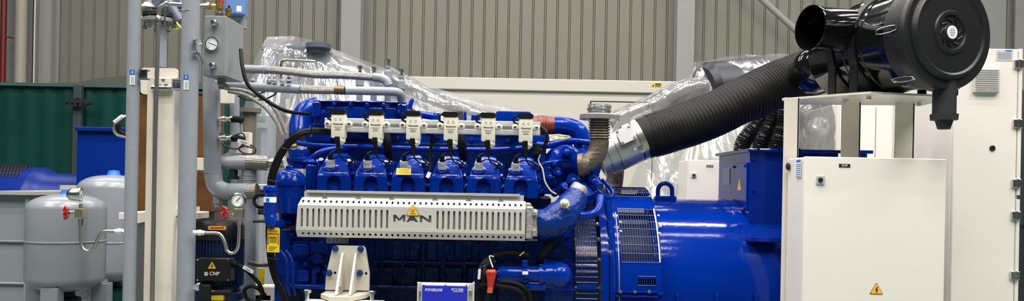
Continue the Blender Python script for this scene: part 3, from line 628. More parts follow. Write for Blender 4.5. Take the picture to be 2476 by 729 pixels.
gauge([P(476, 563, Y), P(500, 564, Y), P(530, 566, Y), P(543, 585, Y), P(550, 608, Y), P(564, 613, Y), P(575, 600, Y), P(578, 570, Y), P(578, 530, Y)], 578, 484, 541, 'pressure gauge with red handwheel above the black pump motor', Y, 0, 0)

# pump
Y = 3.35
t = thing('pump', 'black and dark blue vertical pump motor with a terminal box below the gauge', 'pump', V(P(530, 0, Y).x, Y, 0))
cx = P(530, 640, Y).x; R = m(58, Y); zt = P(530, 536, Y).z; z1 = P(530, 578, Y).z
w = MB(); w.lathe((cx, Y, 0), (0, 0, 1), [(z1, R), (zt - .02, R), (zt, R - .012), (zt + .004, R * .5), (zt + .004, 0)], 48); w.build('fan_cowl', BLACKM, t)
zb = P(530, 690, Y).z; w = MB(); w.cyl((cx, Y, zb - .02), (cx, Y, z1), R * .88, 40)
for k in range(44): q = 2 * PI * k / 44; w.box((cx + math.cos(q) * R * .92, Y + math.sin(q) * R * .92, (zb + z1) / 2), (R * .14, .003, z1 - zb), rot=Matrix.Rotation(q, 4, 'Z'))
w.build('finned_housing', PUMPB, t)
yf = Y - R - .035; w = MB(); w.pbox(474, 625, 556, 682, yf, .06, .004); a = w.build('terminal_box', BLACKM, t)
warning(513, 643, yf, 20, a)
text('CNP', P(518, 663, yf - .001), m(9, yf), WHITE, a, shear=.1, bold=.0004)
w = MB(); w.plate(XZ(P(498.5, 663, yf - .001)), rr(m(8, yf), m(9, yf), .003), [rr(m(4, yf), m(2, yf), .0005, cx=m(1, yf), cy=m(1.5, yf))], .001); w.build('logo', WHITE, a)
w = MB()
for bx, by in ((478, 629), (552, 629), (478, 678), (552, 678)): w.disc(P(bx, by, yf), (0, -1, 0), .004, .002, 10)
w.build_each('screw', CHROME, a)
yo = Y - R - .001; w = MB(); w.plate(XZ(P(525, 552, yo)), rr(m(44, yo), m(10, yo), .01), [], .001); a = w.build('arrow_label', YELO, t)
w = MB(); w.ppoly([(507, 552), (514, 547.5), (514, 550), (537, 550), (541, 548), (541, 555), (537, 554), (514, 554), (514, 556)], yo - .0015, .001); w.build('arrow', mat('arrow_red', (.6, .08, .02), .5), a)
w = MB(); w.lathe((cx, Y, 0), (0, 0, 1), [(.0, R * 1.3), (.03, R * 1.3), (.03, R * .8), (zb - .08, R * .7), (zb - .06, R * 1.05), (zb - .03, R * 1.05), (zb - .02, R * .8)], 36); w.build('pump_column', PUMPB, t)
w = MB(); w.pbox(510, 704, 540, 728, Y - R - .03, .02, .002); w.build('yellow_plate', YEL, t)
w = MB(); w.pbox(478, 690, 506, 729, Y - R - .05, .05, .006); w.cyl(P(506, 710, Y - R - .02), P(560, 708, Y - R - .02), .014, 14); w.build('vent_fitting', DARK, t)
w = MB(); w.lathe(P(555, 640, yf + .03), (1, 0, 0), [(0, .013), (.02, .013), (.02, .016), (.035, .016), (.04, .009)], 12); w.tube(cr([P(572, 640, yf + .03), P(590, 650, yf), P(610, 668, yf), P(628, 690, yf), P(634, 712, yf), P(618, 732, yf), P(597, 722, yf), P(592, 702, yf), P(608, 693, yf), P(626, 700, yf), P(640, 715, yf + .05)], 8), .0085, 12); w.build('power_cable', RUBBER, t)
a = MB().loft([[P(590, 642, yf - .02), P(614, 655, yf - .02), P(611, 664, yf - .02), P(586, 650, yf - .02)], [P(590, 642, yf - .017), P(614, 655, yf - .017), P(611, 664, yf - .017), P(586, 650, yf - .017)]]).build('cable_tag', WHITE, t)
w = MB(); w.box(P(600, 653, yf - .022), (.022, .001, .003), rot=Matrix.Rotation(.48, 4, 'Y')); w.build('tag_text', GINK, a)
# pipes by the pump
hose('drain_hose', [P(655, 640, 3.5), P(640, 641, 3.5), P(620, 640, 3.5), P(604, 636, 3.55)], m(6, 3.5), CAST, 'dark steel stub pipe joining the engine above the pump cable', 'pipe')
t = thing('floor_rail', 'cream base rail low behind the pump and black cables', 'rail', V(P(650, 0, 3.9).x, 3.9, 0))
w = MB(); w.pbox(560, 694, 715, 729, 3.9, .1, .004); w.box((P(640, 0, 3.9).x, 3.95, .45), (.12, .1, .9)); w.build('rail', CREAMF, t)
w = MB().pbox(624, 650, 638, 690, 3.7, .01); a = w.build('hazard_tag', YEL, t); a['label'] = 'small yellow tag'

# ================================================================== ENGINE
eng = thing('gas_engine', 'large glossy blue twelve cylinder gas engine with steel heat shield', 'engine', V(-.35, 3.6, 0))
# block
w = MB()
w.pbox(700, 470, 1330, 760, 3.3, .6, .01)
for i in range(9):
    xx = 905 + i * 42
    w.pbox(xx, 585, xx + 26, 632, 3.285, .03, .006); 
w.pbox(900, 634, 1180, 640, 3.27, .04, .003)
for i in range(5): w.pbox(905 + i * 56, 646, 950 + i * 56, 692, 3.285, .03, .004)
w.pbox(890, 694, 1190, 700, 3.26, .05, .004)
for i in range(6): w.pbox(920 + i * 50, 590, 926 + i * 50, 690, 3.27, .04, .003)
for i in range(3): w.plate(XZ(P(1010 + i * 72, 602, 3.27)), rr(m(9, 3.27), m(22, 3.27), .006), [[(.002 * math.cos(k) , -.01 + .002 * math.sin(k)) for k in range(6)]], .008)
w.pbox(1170, 640, 1190, 735, 3.2, .1, .008); w.pbox(1200, 700, 1290, 735, 3.22, .1, .01)
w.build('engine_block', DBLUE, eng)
w = MB(); w.box((-.35, 3.6, .82), (1.15, .42, .36), .03); w.box((-.7, 3.6, .48), (.2, .5, .34)); w.box((.0, 3.6, .48), (.2, .5, .34)); w.build('oil_sump', DBLUE, eng)
# timing-gear / front end
w = MB()
w.pbox(664, 540, 800, 745, 3.34, .3, .006); w.pbox(672, 500, 790, 560, 3.14, .4, .012); w.pbox(690, 556, 800, 690, 3.16, .4, .012)
for k in range(5): w.pbox(696, 572 + k * 12, 772 + (k % 2) * 12, 577 + k * 12, 3.145, .03, .002)
w.pbox(706, 590, 745, 622, 3.12, .05, .008); w.pbox(748, 586, 792, 616, 3.13, .05, .006)
w.disc(P(770, 625, 3.15), (0, -1, 0), m(14, 3.15), .03, 24, .004); w.disc(P(768, 650, 3.15), (0, -1, 0), m(10, 3.15), .03, 20, .004)
w.pbox(716, 655, 745, 685, 3.10, .08, .006); w.pbox(752, 652, 764, 690, 3.11, .06, .004); w.pbox(780, 640, 800, 700, 3.13, .06, .006)
w.disc(P(700, 534, 3.14), (0, -1, 0), m(10, 3.1), .02, 20, .003); w.disc(P(724, 534, 3.14), (0, -1, 0), m(8, 3.1), .02, 20, .003); w.disc(P(716, 640, 3.13), (0, -1, 0), m(7, 3.1), .03, 16, .003)
for bx, by in ((690, 512), (712, 514), (680, 550), (730, 552), (705, 566), (762, 570), (740, 640), (700, 675), (785, 590), (786, 660)): w.bolt(P(bx, by, 3.13), (0, -1, 0), .009)
w.pbox(690, 690, 800, 700, 3.08, .14, .004)
w.build('gear_case', BLUE, eng)
for k in range(2):
    w = MB(); q = k * 13; w.tube(cr([P(680 + q, 608, 3.1), P(690 + q, 622, 3.08), P(696 + q, 650, 3.07), P(696 + q, 690, 3.08), P(702 + q, 715, 3.1)], 5), m(4, 3.1), 12); w.build('oil_pipe', BLUE, eng)
w = MB(); w.pbox(686, 528, 760, 532, 3.12, .03, .002); w.pbox(680, 548, 720, 552, 3.1, .04, .002); w.tube(cr([P(690, 720, 3.15), P(705, 700, 3.12), P(730, 690, 3.12)], 5), .008, 8); w.tube(cr([P(700, 730, 3.15), P(712, 708, 3.12), P(722, 700, 3.12)], 5), .008, 8); w.tube(cr([P(724, 730, 3.12), P(722, 715, 3.1), P(712, 690, 3.1)], 5), .008, 8); w.build('wiring', RUBBER, eng)
# oil filter pot
Y = 3.14; w = MB(); zb = P(704, 510, Y).z; zt = P(704, 449, Y).z; cx = P(700, 450, Y).x; R = m(39, Y)
w.lathe((cx, Y, 0), (0, 0, 1), [(zb - .01, 0), (zb - .01, R * .8), (zb + .02, R * .93), (zt, R * .93), (zt, R * 1.02), (zt + .012, R * 1.04), (zt + .02, R), (zt + .04, R * .93), (zt + .056, R * .72), (zt + .066, R * .4), (zt + .068, 0)], 48)
a = w.build('oil_filter_housing', BLUE, eng)
w = MB(); w.lathe((cx, Y - .01, zt + .064), (0, 0, 1), [(0, .024), (.006, .022), (.006, .015), (.016, .015), (.018, .012), (.018, 0)], 6); w.build('lid_nut', BLUE, a)
w = MB(); w.pbox(738, 398, 752, 468, 3.16, .05, .006); w.pbox(752, 400, 762, 460, 3.18, .04, .003); w.build('bracket_arm', BLUE, eng)
Y = 3.24; w = MB(); cx = P(722, 380, Y).x; zt = P(722, 375, Y).z; R = m(25, Y)
w.lathe((cx, Y, 0), (0, 0, 1), [(zt - .06, R * .9), (zt - .03, R * .9), (zt - .03, R * 1.1), (zt - .015, R * 1.15), (zt - .01, R * .95), (zt, R * .95), (zt + .006, R), (zt + .02, R), (zt + .026, R * .8), (zt + .026, 0)], 36)
w.pbox(692, 384, 760, 400, 3.2, .1, .012); w.build('filler_cap', BLUE, eng)
Y = 2.93; w = MB(); cx = P(653, 480, Y).x; zt = P(651, 462, Y).z; zb = P(653, 520, Y).z; R = m(15, Y)
w.lathe((cx, Y, 0), (0, 0, 1), [(zb - .03, 0), (zb - .02, R * .7), (zb, R), (zt, R * .95), (zt, R * 1.12), (zt + .01, R * 1.15), (zt + .018, R), (zt + .022, R * .6), (zt + .022, 0)], 32)
w.tube(cr([P(653, 520, Y), P(656, 540, Y), P(668, 548, Y + .08), P(684, 540, Y + .22)], 5), m(14, Y), 20); a = w.build('crankcase_breather', BLUE, eng)
w = MB(); w.lathe((cx, Y, P(653, 490, Y).z), (0, 0, 1), [(0, R * 1.005), (m(13, Y), R * 1.005)], 32); w.build('paper_label', WHITE, a)
w = MB(); w.pbox(643, 480, 651, 489, Y - R - .001, .003); w.build('label_print', LBLUE, a)
w = MB(); w.tube(cr([P(640, 470, Y), P(622, 472, Y), P(614, 486, Y), P(622, 500, Y), P(640, 503, Y + .02)], 6), m(4, Y), 10); w.build('breather_hose', RUBBER, eng)
w = MB(); w.pbox(622, 505, 640, 520, 3.12, .03, .004); w.tube([P(612, 536, 3.1), P(642, 536, 3.1)], .006, 8); w.build('sensor', DARK, eng)
# yellow tag on the cable loom built below
# intake plenum
w = MB()
w.pbox(758, 247, 978, 312, 3.45, .35, .012); w.pbox(786, 258, 960, 292, 3.435, .03, .012, 3); w.pbox(756, 244, 980, 249, 3.43, .4, .003)
w.pbox(754, 246, 774, 284, 3.42, .05, .006); w.pbox(960, 252, 984, 284, 3.42, .06, .006)
for bx in (768, 808, 848, 888, 928, 970): w.bolt(P(bx, 252 + (bx - 768) * .019, 3.43), (0, -1, 0), .009)
for bx in (782, 964): w.bolt(P(bx, 272, 3.42), (0, -1, 0), .009)
w.build('charge_air_cooler', BLUE, eng)
w = MB(); w.tube(cr([P(770, 262, 3.62), P(745, 270, 3.6), P(730, 295, 3.58), P(728, 330, 3.55)], 6), m(28, 3.6), 24); w.pbox(738, 300, 800, 345, 3.46, .2, .015, 2); w.build('intake_elbow', BLUE, eng)
w = MB()
w.pbox(735, 318, 1330, 352, 3.52, .3, .02, 2); w.pbox(1198, 269, 1284, 304, 3.45, .25, .012, 2); w.pbox(990, 292, 1200, 320, 3.5, .25, .02, 2)
for k, bx in enumerate((780, 870, 960, 1050, 1140, 1230)): w.bolt(P(bx, 330 + k * 2, 3.51), (0, -1, 0), .011)
w.build('intake_manifold', BLUE, eng)
w = MB()
for bx in (1010, 1055, 1100, 1150): w.disc(P(bx, 292, 3.5), (0, 0, 1), m(11, 3.5), m(14, 3.5), 16, .004)
w.tube([P(1010, 276, 3.6), P(1060, 284, 3.6)], m(9, 3.6), 16); w.pbox(1114, 270, 1128, 292, 3.5, .04, .004); w.pbox(1048, 272, 1062, 294, 3.5, .04, .004); w.tube(cr([P(1075, 292, 3.5), P(1085, 280, 3.5), P(1105, 284, 3.5)], 4), .009, 10); w.lathe(P(990, 262, 3.5), (.3, 0, 1), [(0, .012), (.04, .01), (.05, .004)], 10)
w.build_each('injector_fitting', BLUE, eng)
w = MB(); w.lathe(P(1112, 292, 3.46), (0, 0, 1), [(0, m(9, 3.4)), (m(22, 3.4), m(9, 3.4)), (m(22, 3.4), 0)], 18); w.build('collar', CHROME, eng)
# horizontal pipes under the rail
w = MB(); w.tube(cr([P(690, 340, 3.4), P(760, 352, 3.38), P(900, 356, 3.38), P(1100, 362, 3.38), P(1240, 360, 3.4), P(1345, 345, 3.4), P(1400, 335, 3.42)], 6), m(6, 3.4), 12); w.build('fuel_rail', BLUE, eng)
w = MB(); w.tube(cr([P(740, 395, 3.34), P(770, 372, 3.34), P(800, 362, 3.36), P(860, 358, 3.4)], 6), m(7, 3.4), 12); w.build('coolant_tube', BLUE, eng)
w = MB(); w.tube(cr([P(1300, 350, 3.35), P(1330, 352, 3.33), P(1370, 342, 3.33), P(1425, 345, 3.36)], 6), m(8, 3.4), 14); w.build('coolant_tube', BLUE, eng)
w = MB(); w.tube(cr([P(1300, 415, 3.22), P(1315, 398, 3.2), P(1345, 392, 3.2), P(1370, 388, 3.25)], 6), m(5, 3.2), 12); w.build('coolant_tube', BLUE, eng)
w = MB()
for i in range(7):
    x = 752 + i * 89 + (6 if i else 14); y = 436 + i * 1.7
    for dx, dy, r in ((0, -42, .013), (8, -12, .012), (-4, 8, .016), (9, 14, .016), (2, -28, .010)):
        c = P(x + dx + (0 if i else 12), y + dy, 3.22); w.bolt(c, (0, -.7, .7), r, r * 1.6)
    w.pbox(x - 8, y - 50, x + 16, y + 30, 3.25, .12, .01)
    w.build('cylinder_head', BLUE, eng); w = MB()
w.bm.free()
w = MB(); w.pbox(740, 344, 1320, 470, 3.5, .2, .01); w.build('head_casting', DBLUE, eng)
# hanging straps
for q in (936, 1116):
    w = MB(); w.tube(cr([P(q - 4, 325, 3.3), P(q, 345, 3.3), P(q + 2, 365, 3.32), P(q + 3, 385, 3.36)], 5), m(11, 3.3), 12); w.build('corrugated_sleeve', RUBBER, eng)
# valve covers
for i in range(6):
    px = 810 + i * 89.2 + (3 if i > 2 else 0); dy = i * 1.9
    yb, ym, yt = 470 + dy, 424 + dy, 368 + dy
    Yf = 3.14; rings = []
    prof = [(Yf, yb, 44), (Yf, ym + 6, 40), (Yf + .012, ym - 6, 38.5), (Yf + .14, yt + 6, 26), (Yf + .165, yt - 1, 23), (Yf + .26, yt + 4, 22), (Yf + .26, yb - 20, 30)]
    w = MB(); z = lambda y_, Y_: P(px, y_, Y_).z
    xs = P(px, ym, Yf).x; xt = P(px + 7, yt, Yf + .15).x
    L, R_ = [], []
    for Yq, yq, hw in prof:
        f_ = (yb - yq) / (yb - yt); xc = xs + (xt - xs) * max(0, min(1, f_)); zq = z(yq, Yf)
        L.append(V(xc - m(hw, Yf), Yq, zq)); R_.append(V(xc + m(hw, Yf), Yq, zq))
    # order around profile closed
    vl = [w.bm.verts.new(p) for p in L]; vr = [w.bm.verts.new(p) for p in R_]; n_ = len(vl); fs = []
    fs.append(w.bm.faces.new(vl)); fs.append(w.bm.faces.new(list(reversed(vr))))
    for k in range(n_): j = (k + 1) % n_; fs.append(w.bm.faces.new((vl[k], vr[k], vr[j], vl[j])))
    bmesh.ops.bevel(w.bm, geom=list({e for f in fs for e in f.edges}), offset=.008, segments=3, affect='EDGES', profile=.5)
    # lower skirt with the arched recess
    W = m(80, Yf); Hh = m(44, Yf); arch = [(-.03, -Hh / 2 + .002), (.03, -Hh / 2 + .002)] + [(.03 * math.cos(t_), .006 + .036 * math.sin(t_)) for t_ in [PI * k / 10 for k in range(11)]]
    c = P(px - 1, ym + 24, Yf - .010)
    w.plate(XZ((xs, Yf - .009, c.z)), [(-W / 2 - .004, -Hh / 2), (W / 2 + .004, -Hh / 2), (W / 2 - .004, Hh / 2), (-W / 2 + .004, Hh / 2)], [arch], .022)
    cov = w.build('valve_cover', BLUE, eng, 50)
    w = MB(); w.lathe((xs, Yf - .006, z(yb - 3, Yf)), (0, 0, 1), [(0, 0), (0, .02), (.012, .02), (.02, .012), (.024, 0)], 16); w.build('cover_bolt', BLUE, cov)
    # spark plug
    pc = P(px - 10 - i * .4, 404 + dy * .9, Yf + .045); ax = V(0, -.5, .85)
    w = MB(); w.lathe(pc - ax * .012, ax, [(0, .032), (.012, .032), (.014, .022), (.014, 0)], 24); w.build('plug_well', BLUE, cov)
    w = MB(); w.lathe(pc, V(0, -.25, 1), [(0, .018), (.014, .018), (.014, .014), (.020, .014), (.020, .0185), (.032, .0185), (.032, 0)], 20); w.build('spark_plug', WHITEC, cov)
    w = MB(); q = pc + V(0, -.25, 1).normalized() * .028; w.tube(cr([q, q + V(0, -.004, .016), q + V(.004, -.003, .03), q + V(.02, 0, .042)], 4), [.011, .011, .011, .010, .010, .010, .010, .009, .008, .007, .006, .005, .004][:13], 14); w.build('plug_cap', RUBBER, cov)
    if i == 2:
        w = MB(); c = P(px - 6, 419 + dy, Yf + .0); R = Matrix.Rotation(0, 4, 'X')
        a = MB(); cc_ = P(977, 419, Yf + .012); M4 = Matrix.Translation(cc_ + V(0, -.012, .006)) @ Matrix.Rotation(PI / 2 - .62, 4, 'X'); a.plate(M4, rr(.062, .034, .002), [], .0012); a = a.build('yellow_label', YEL, cov)
        w = MB()
        for k in range(4): w.plate(M4 @ Matrix.Translation((0, .011 - k * .007, .001)), rr(.05 - (k % 2) * .01, .0018, .0003), [], .0006)
        w.build('label_print', mat('brown_ink', (.35, .2, .02), .5), a)
# ignition rail and coils
w = MB(); Yr = 3.08
c0 = P(783, 301.5, Yr); c1 = P(1307, 311, Yr); zc = (c0.z + c1.z) / 2; xl, xr = c0.x, c1.x; hh = m(33, Yr)
w.box(((xl + xr) / 2, Yr + .03, zc + hh * .31), (xr - xl, .04, hh * .38), .002); w.box(((xl + xr) / 2, Yr + .03, zc - hh * .31), (xr - xl, .04, hh * .38), .002); w.box(((xl + xr) / 2, Yr + .04, zc), (xr - xl, .02, hh * .5))
rail = w.build('coil_rail', RAIL, eng)
w = MB()
for q in (850, 1045, 1240): c = P(q, 320, 3.2); w.box((c.x, 3.28, zc - .03), (.03, .34, .012)); 
w.build_each('rail_bracket', DBLUE, eng)
for i in range(6):
    px = 814.5 + i * 91; dy = i * 2.1 + 1; Yc = 3.03
    c = P(px + 2, 304 + dy, Yc)
    w = MB(); w.box((c.x, Yc + .025, c.z), (m(34, Yc), .045, m(58, Yc)), .006, seg=2)
    w.box((c.x + .013, Yc + .03, c.z + m(30, Yc)), (m(14, Yc), .04, m(18, Yc)), .004)
    for s_ in (-1, 1): w.lathe((c.x + s_ * m(26, Yc), Yc + .022, zc), (0, -1, 0), [(0, 0), (0, m(8, Yc)), (.012, m(8, Yc)), (.014, m(6, Yc)), (.014, 0)], 20); w.box((c.x + s_ * m(20, Yc), Yc + .03, zc), (m(12, Yc), .02, m(14, Yc)))
    w.tube(cr([V(c.x + m(6, Yc), Yc + .02, c.z - m(26, Yc)), V(c.x + m(7, Yc), Yc + .02, c.z - m(36, Yc)), V(c.x + m(2, Yc), Yc + .02, c.z - m(44, Yc))], 4), [m(10, Yc)] * 5 + [m(8, Yc)] * 2 + [m(6, Yc)] * 2, 12)
    coil = w.build('ignition_coil', IVORY, eng)
    for s_ in (-1, 1):
        w = MB(); w.bolt((c.x + s_ * m(26, Yc), Yc + .009, zc), (0, -1, 0), m(4.2, Yc), .006); w.build_each('screw', CHROME, coil)
    w = MB(); q = V(c.x - m(2, Yc), Yc + .022, c.z + m(33, Yc)); w.loft([[q + V(sx * m(x_, Yc), sy * .022, sz) for sx, sy in ((-1, -1), (1, -1), (1, 1), (-1, 1))] for x_, sz in ((15, -.007), (20, -.002), (20, .006), (15, .013))])
    w.tube(cr([q + V(-m(16, Yc), 0, .004), q + V(-m(26, Yc), .005, 0), q + V(-m(28, Yc), .01, -.018), q + V(-m(18, Yc), .02, -.03)], 5), m(2.6, Yc), 8); w.build('connector', RUBBER, coil)
    w = MB()
    for s_ in (-6, 6): w.torus((c.x + m(s_, Yc), Yc + .002, c.z + m(16, Yc)), (0, 1, 0), m(2.6, Yc), .0006, 12, 4)
    w.box((c.x, Yc + .0015, c.z - m(2, Yc)), (m(20, Yc), .001, m(.8, Yc))); w.box((c.x, Yc + .0015, c.z - m(6, Yc)), (m(12, Yc), .001, m(.7, Yc))); w.box((c.x, Yc + .0015, c.z - m(9, Yc)), (m(14, Yc), .001, m(.7, Yc))); w.build('print', GINK, coil)
    text('PowerLink', (c.x, Yc + .0015, c.z + m(5, Yc)), m(4, Yc), INK, coil, shear=.25, width=m(24, Yc), bold=.0001)
    # boot and lead
    b0 = V(c.x - m(1, Yc), Yc + .012, c.z - m(28, Yc))
    w = MB(); w.tube([b0 + V(0, .0, .004), b0 + V(0, 0, -m(8, Yc)), b0 + V(.002, .002, -m(14, Yc)), b0 + V(.003, .004, -m(38, Yc))], [m(8, Yc), m(8.5, Yc), m(6, Yc), m(4.2, Yc)], 14); w.build('boot', RUBBER, coil)
    e = P(px - 10 + (i * -1.5), 386 + dy * .8, 3.17); s0 = b0 + V(.003, .004, -m(38, Yc)); w = MB()
    w.tube(cr([s0, s0 + V(m(8, Yc), .03, -m(14, Yc)), s0 + V(m(30, Yc), .07, -m(26, Yc)), s0 + V(m(34, Yc), .08, -m(10, Yc) - .02), s0 + V(m(14, Yc), .07, -m(8, Yc)), e + V(.02, 0, .012), e], 6), m(1.8, Yc), 8); w.build('ignition_lead', RUBBER, coil)
# exhaust shield
Yx = 2.98
def pz(px, py): q = P(px, py, Yx); return (q.x, q.z)
def rhole(px, py, w_, h_, Y=Yx, r=None): q = P(px, py, Y); return rr(m(w_, Y), m(h_, Y), r if r is not None else m(min(w_, h_) / 2, Y), 3, q.x, q.z)
cz = P(995, 530, Yx); dyx = lambda px, y0: y0 + (px - 995) * .0192
M0 = Matrix(((1, 0, 0, 0), (0, 0, -1, Yx), (0, 1, 0, 0), (0, 0, 0, 1)))
holes = []
for i in range(16):
    px = 730 + i * 13.75; holes.append(rhole(px, dyx(px, 531.5), 5.2, 45))
    px = 1058 + i * 13.35; holes.append(rhole(px, dyx(px, 531.5), 5.2, 45))
def letter(pts, x0, y0, sx, sy): return [pz(x0 + a * sx, y0 + b_ * sy) for a, b_ in pts]
Mm = [(0, 0), (.22, 0), (.5, .55), (.78, 0), (1, 0), (1, 1), (.8, 1), (.8, .45), (.58, .85), (.42, .85), (.2, .45), (.2, 1), (0, 1)]
Nn = [(0, 0), (.22, 0), (.78, .6), (.78, 0), (1, 0), (1, 1), (.78, 1), (.22, .4), (.22, 1), (0, 1)]
Aa = [(.38, 0), (.62, 0), (1, 1), (.76, 1), (.7, .82), (.3, .82), (.24, 1), (0, 1)]
holes += [letter(Mm, 951, 520, 29, 17), letter(Aa, 982, 521, 29, 17), letter(Nn, 1015, 521.5, 28, 17)]
zT = P(995, 502, Yx).z; zB = P(995, 562, Yx).z; xL = P(716, 530, Yx).x; xRr = P(1270, 530, Yx).x
w = MB(); w.plate(M0, [(xL, zB), (xRr, zB), (xRr, zT), (xL + .006, zT)], holes, .003)
dd = .024
# upper bend: tilts back; lower bend tilts back
def bend(z0, up, L_, ang, row, square):
    R = Matrix.Translation((0, Yx, z0)) @ Matrix.Rotation(ang, 4, 'X') @ Matrix(((1, 0, 0, 0), (0, 0, -1, 0), (0, 1, 0, 0), (0, 0, 0, 1)))
    hs = []
    for i in range(40):
        px = 731.5 + i * 13.55; x = P(px, row, Yx).x
        hs.append(rr(m(5.5, Yx), m(6, Yx) * (1.1 if square else 1.25), m(1.2 if square else 2.7, Yx), 3, x, up * L_ * .5))
    w.plate(R, [(xL + (.006 if up > 0 else 0), 0), (xRr, 0), (xRr - .0, up * L_), (xL + (.018 if up > 0 else .002), up * L_)], hs, .003)
bend(zT, 1, m(22, Yx), -.55, 494, False); bend(zB, -1, m(19, Yx), .5, 570, True)
sh = w.build('heat_shield', STEEL, eng)
w = MB(); zz = zT + m(22, Yx) * math.cos(.55); yy = Yx + m(22, Yx) * math.sin(.55)
w.box(((xL + xRr) / 2 + .008, yy + .01, zz + m(7, Yx)), (xRr - xL - .03, .003, m(16, Yx)))
w.box(((xL + xRr) / 2 + .005, yy + .012, zz + m(17, Yx)), (xRr - xL - .055, .03, .003)); w.box(((xL + xRr) / 2 + .005, yy - .001, zz + m(15, Yx)), (xRr - xL - .055, .003, m(5, Yx)))
w.build('top_flange', STEEL, sh)
w = MB()
for q in (785, 866, 947, 1052, 1133, 1211): w.pbox(q - 7, dyx(q, 482), q + 7, dyx(q, 485), yy - .004, .01, .001); w.bolt(P(q, dyx(q, 478), yy + .004), (0, -1, 0), .005)
w.build_each('clip', CHROME, sh)
w = MB(); w.box(((xL + xRr) / 2, Yx + .075, (zT + zB) / 2), (xRr - xL - .02, .06, zT - zB + .03)); w.build('exhaust_manifold', mat('manifold_iron', (.03, .028, .026), .6, 0, .2, 30), eng)
w = MB(); w.box(((xL + xRr) / 2, Yx + .010, (zT + zB) / 2), (xRr - xL - .012, .002, zT - zB - .004)); w.build('inner_liner', mat('liner_steel', (.26, .25, .235), .5, .1), sh)
w = MB(); w.pbox(735, 574, 1300, 578, Yx + .03, .1); w.build('shield_base', CHROME, sh)
warning(998.5, 510, Yx - .003, 30, sh, 'heat')
w = MB(); w.pbox(1271, 500, 1290, 580, Yx + .0, .14, .006); w.pbox(1288, 508, 1300, 574, Yx + .01, .12, .004); w.pbox(1268, 492, 1284, 584, Yx + .03, .12, .004); w.pbox(1289, 512, 1300, 522, Yx - .01, .03, .002); w.pbox(1288, 556, 1296, 572, Yx - .01, .03, .002); w.build('manifold_flange', GASK, eng)
# lagged exhaust elbow
w = MB(); pts = cr([P(1298, 540, Yx + .07), P(1325, 540, Yx + .07), P(1355, 526, Yx + .08), P(1378, 500, Yx + .1), P(1396, 472, Yx + .13)], 10)
ns = len(pts); rs = [m((36 + 6 * math.sin(PI * min(1, i / ns * 1.1))) * (1 - .25 * max(0, (i / ns - .5)) * 1.6), Yx) for i in range(ns)]
w.tube(pts, rs, 36)
for v in w.bm.verts: v.co += Vector((0, -1, 0)) * 0 + (noise.noise_vector(v.co * 26) * .006)
w.build('lagged_elbow', WRAPB, eng, 70)
w = MB(); w.disc(P(1365, 494, Yx + .015), (.2, -.9, .3), .02, .008, 24, .002); w.lathe(P(1365, 494, Yx + .008), (.2, -.9, .3), [(0, .013), (.014, .013), (.016, .009), (.016, 0)], 12); w.build('elbow_nut', mat('pale_brass', (.62, .58, .4), .3, .6), eng)
w = MB(); q = P(1392, 478, Yx + .14); w.tube([P(1382, 488, Yx + .14), P(1404, 458, Yx + .17)], m(24, 3.1), 20)
for v in w.bm.verts: v.co += noise.noise_vector(v.co * 30) * .006
w.build('lagging_end', GASK, eng, 70)
# mixer / turbo cluster
w = MB(); c = P(1385, 408, 3.42); w.lathe(c + V(0, .12, 0), (-.15, -1, .0), [(0, 0), (0, m(70, 3.4)), (.07, m(68, 3.4)), (.11, m(52, 3.4)), (.15, m(46, 3.4)), (.17, m(36, 3.4)), (.17, 0)], 28)
for k in range(9):
    a_ = 2 * PI * k / 9 + .3; q = P(1385 + 55 * math.cos(a_), 408 + 55 * math.sin(a_), 3.40); w.disc(q, (-.1, -1, .05), .022, .05, 14, .004); w.bolt(q + V(0, -.05, 0), (-.1, -1, .05), .012)
w.sphere(P(1350, 440, 3.38), m(28, 3.4), (1, .7, 1)); w.sphere(P(1425, 445, 3.34), m(30, 3.4), (1, .7, .9)); w.sphere(P(1352, 380, 3.42), m(24, 3.4), (1, .8, 1)); w.tube([P(1325, 372, 3.4), P(1322, 470, 3.4)], m(20, 3.4), 16)
w.sphere(P(1368, 388, 3.30), m(40, 3.3), (1, .6, .95), 28, 16); w.lathe(P(1405, 402, 3.36), (.2, -1, -.1), [(0, m(46, 3.3)), (.05, m(42, 3.3)), (.10, m(30, 3.3)), (.12, m(30, 3.3)), (.12, 0)], 24); w.pbox(1300, 395, 1345, 470, 3.38, .2, .02, 2); w.pbox(1400, 440, 1455, 500, 3.4, .2, .02, 2)
w.build('turbocharger', BLUE, eng, 45)
w = MB()
for (a, b2, r) in (((1372, 452), (1400, 492), 9), ((1402, 440), (1432, 478), 10), ((1430, 430), (1452, 452), 9), ((1340, 470), (1366, 450), 8)):
    p, q = P(a[0], a[1], 3.24), P(b2[0], b2[1], 3.16); w.tube([p, q], m(r, 3.2), 14); w.bolt(p + V(0, -.012, .006), (-.5, -1, .4), m(r, 3.2) * .95)
for bx, by, r in ((1362, 470, .014), (1388, 440, .02), (1410, 462, .02), (1437, 440, .016), (1350, 420, .015), (1372, 370, .018), (1340, 398, .014), (1330, 430, .014), (1442, 468, .014), (1365, 455, .012), (1376, 475, .012)):
    q = P(bx, by, 3.20); w.disc(q + V(0, .06, 0), (-.15, -1, .2), r * 1.25, .06, 14, .003); w.bolt(q, (-.15, -1, .2), r * .75)
w.tube(cr([P(1430, 450, 3.2), P(1455, 470, 3.2), P(1476, 478, 3.22), P(1480, 462, 3.25), P(1456, 436, 3.3)], 6), m(5, 3.2), 12)
w.build('fuel_block', BLUE, eng, 45)
w = MB(); w.tube(cr([P(1452, 476, 3.12), P(1448, 505, 3.08), P(1430, 520, 3.06), P(1398, 522, 3.06), P(1380, 520, 3.1)], 8), m(10, 3.1), 18); w.build('oil_return_pipe', BLUE, eng)
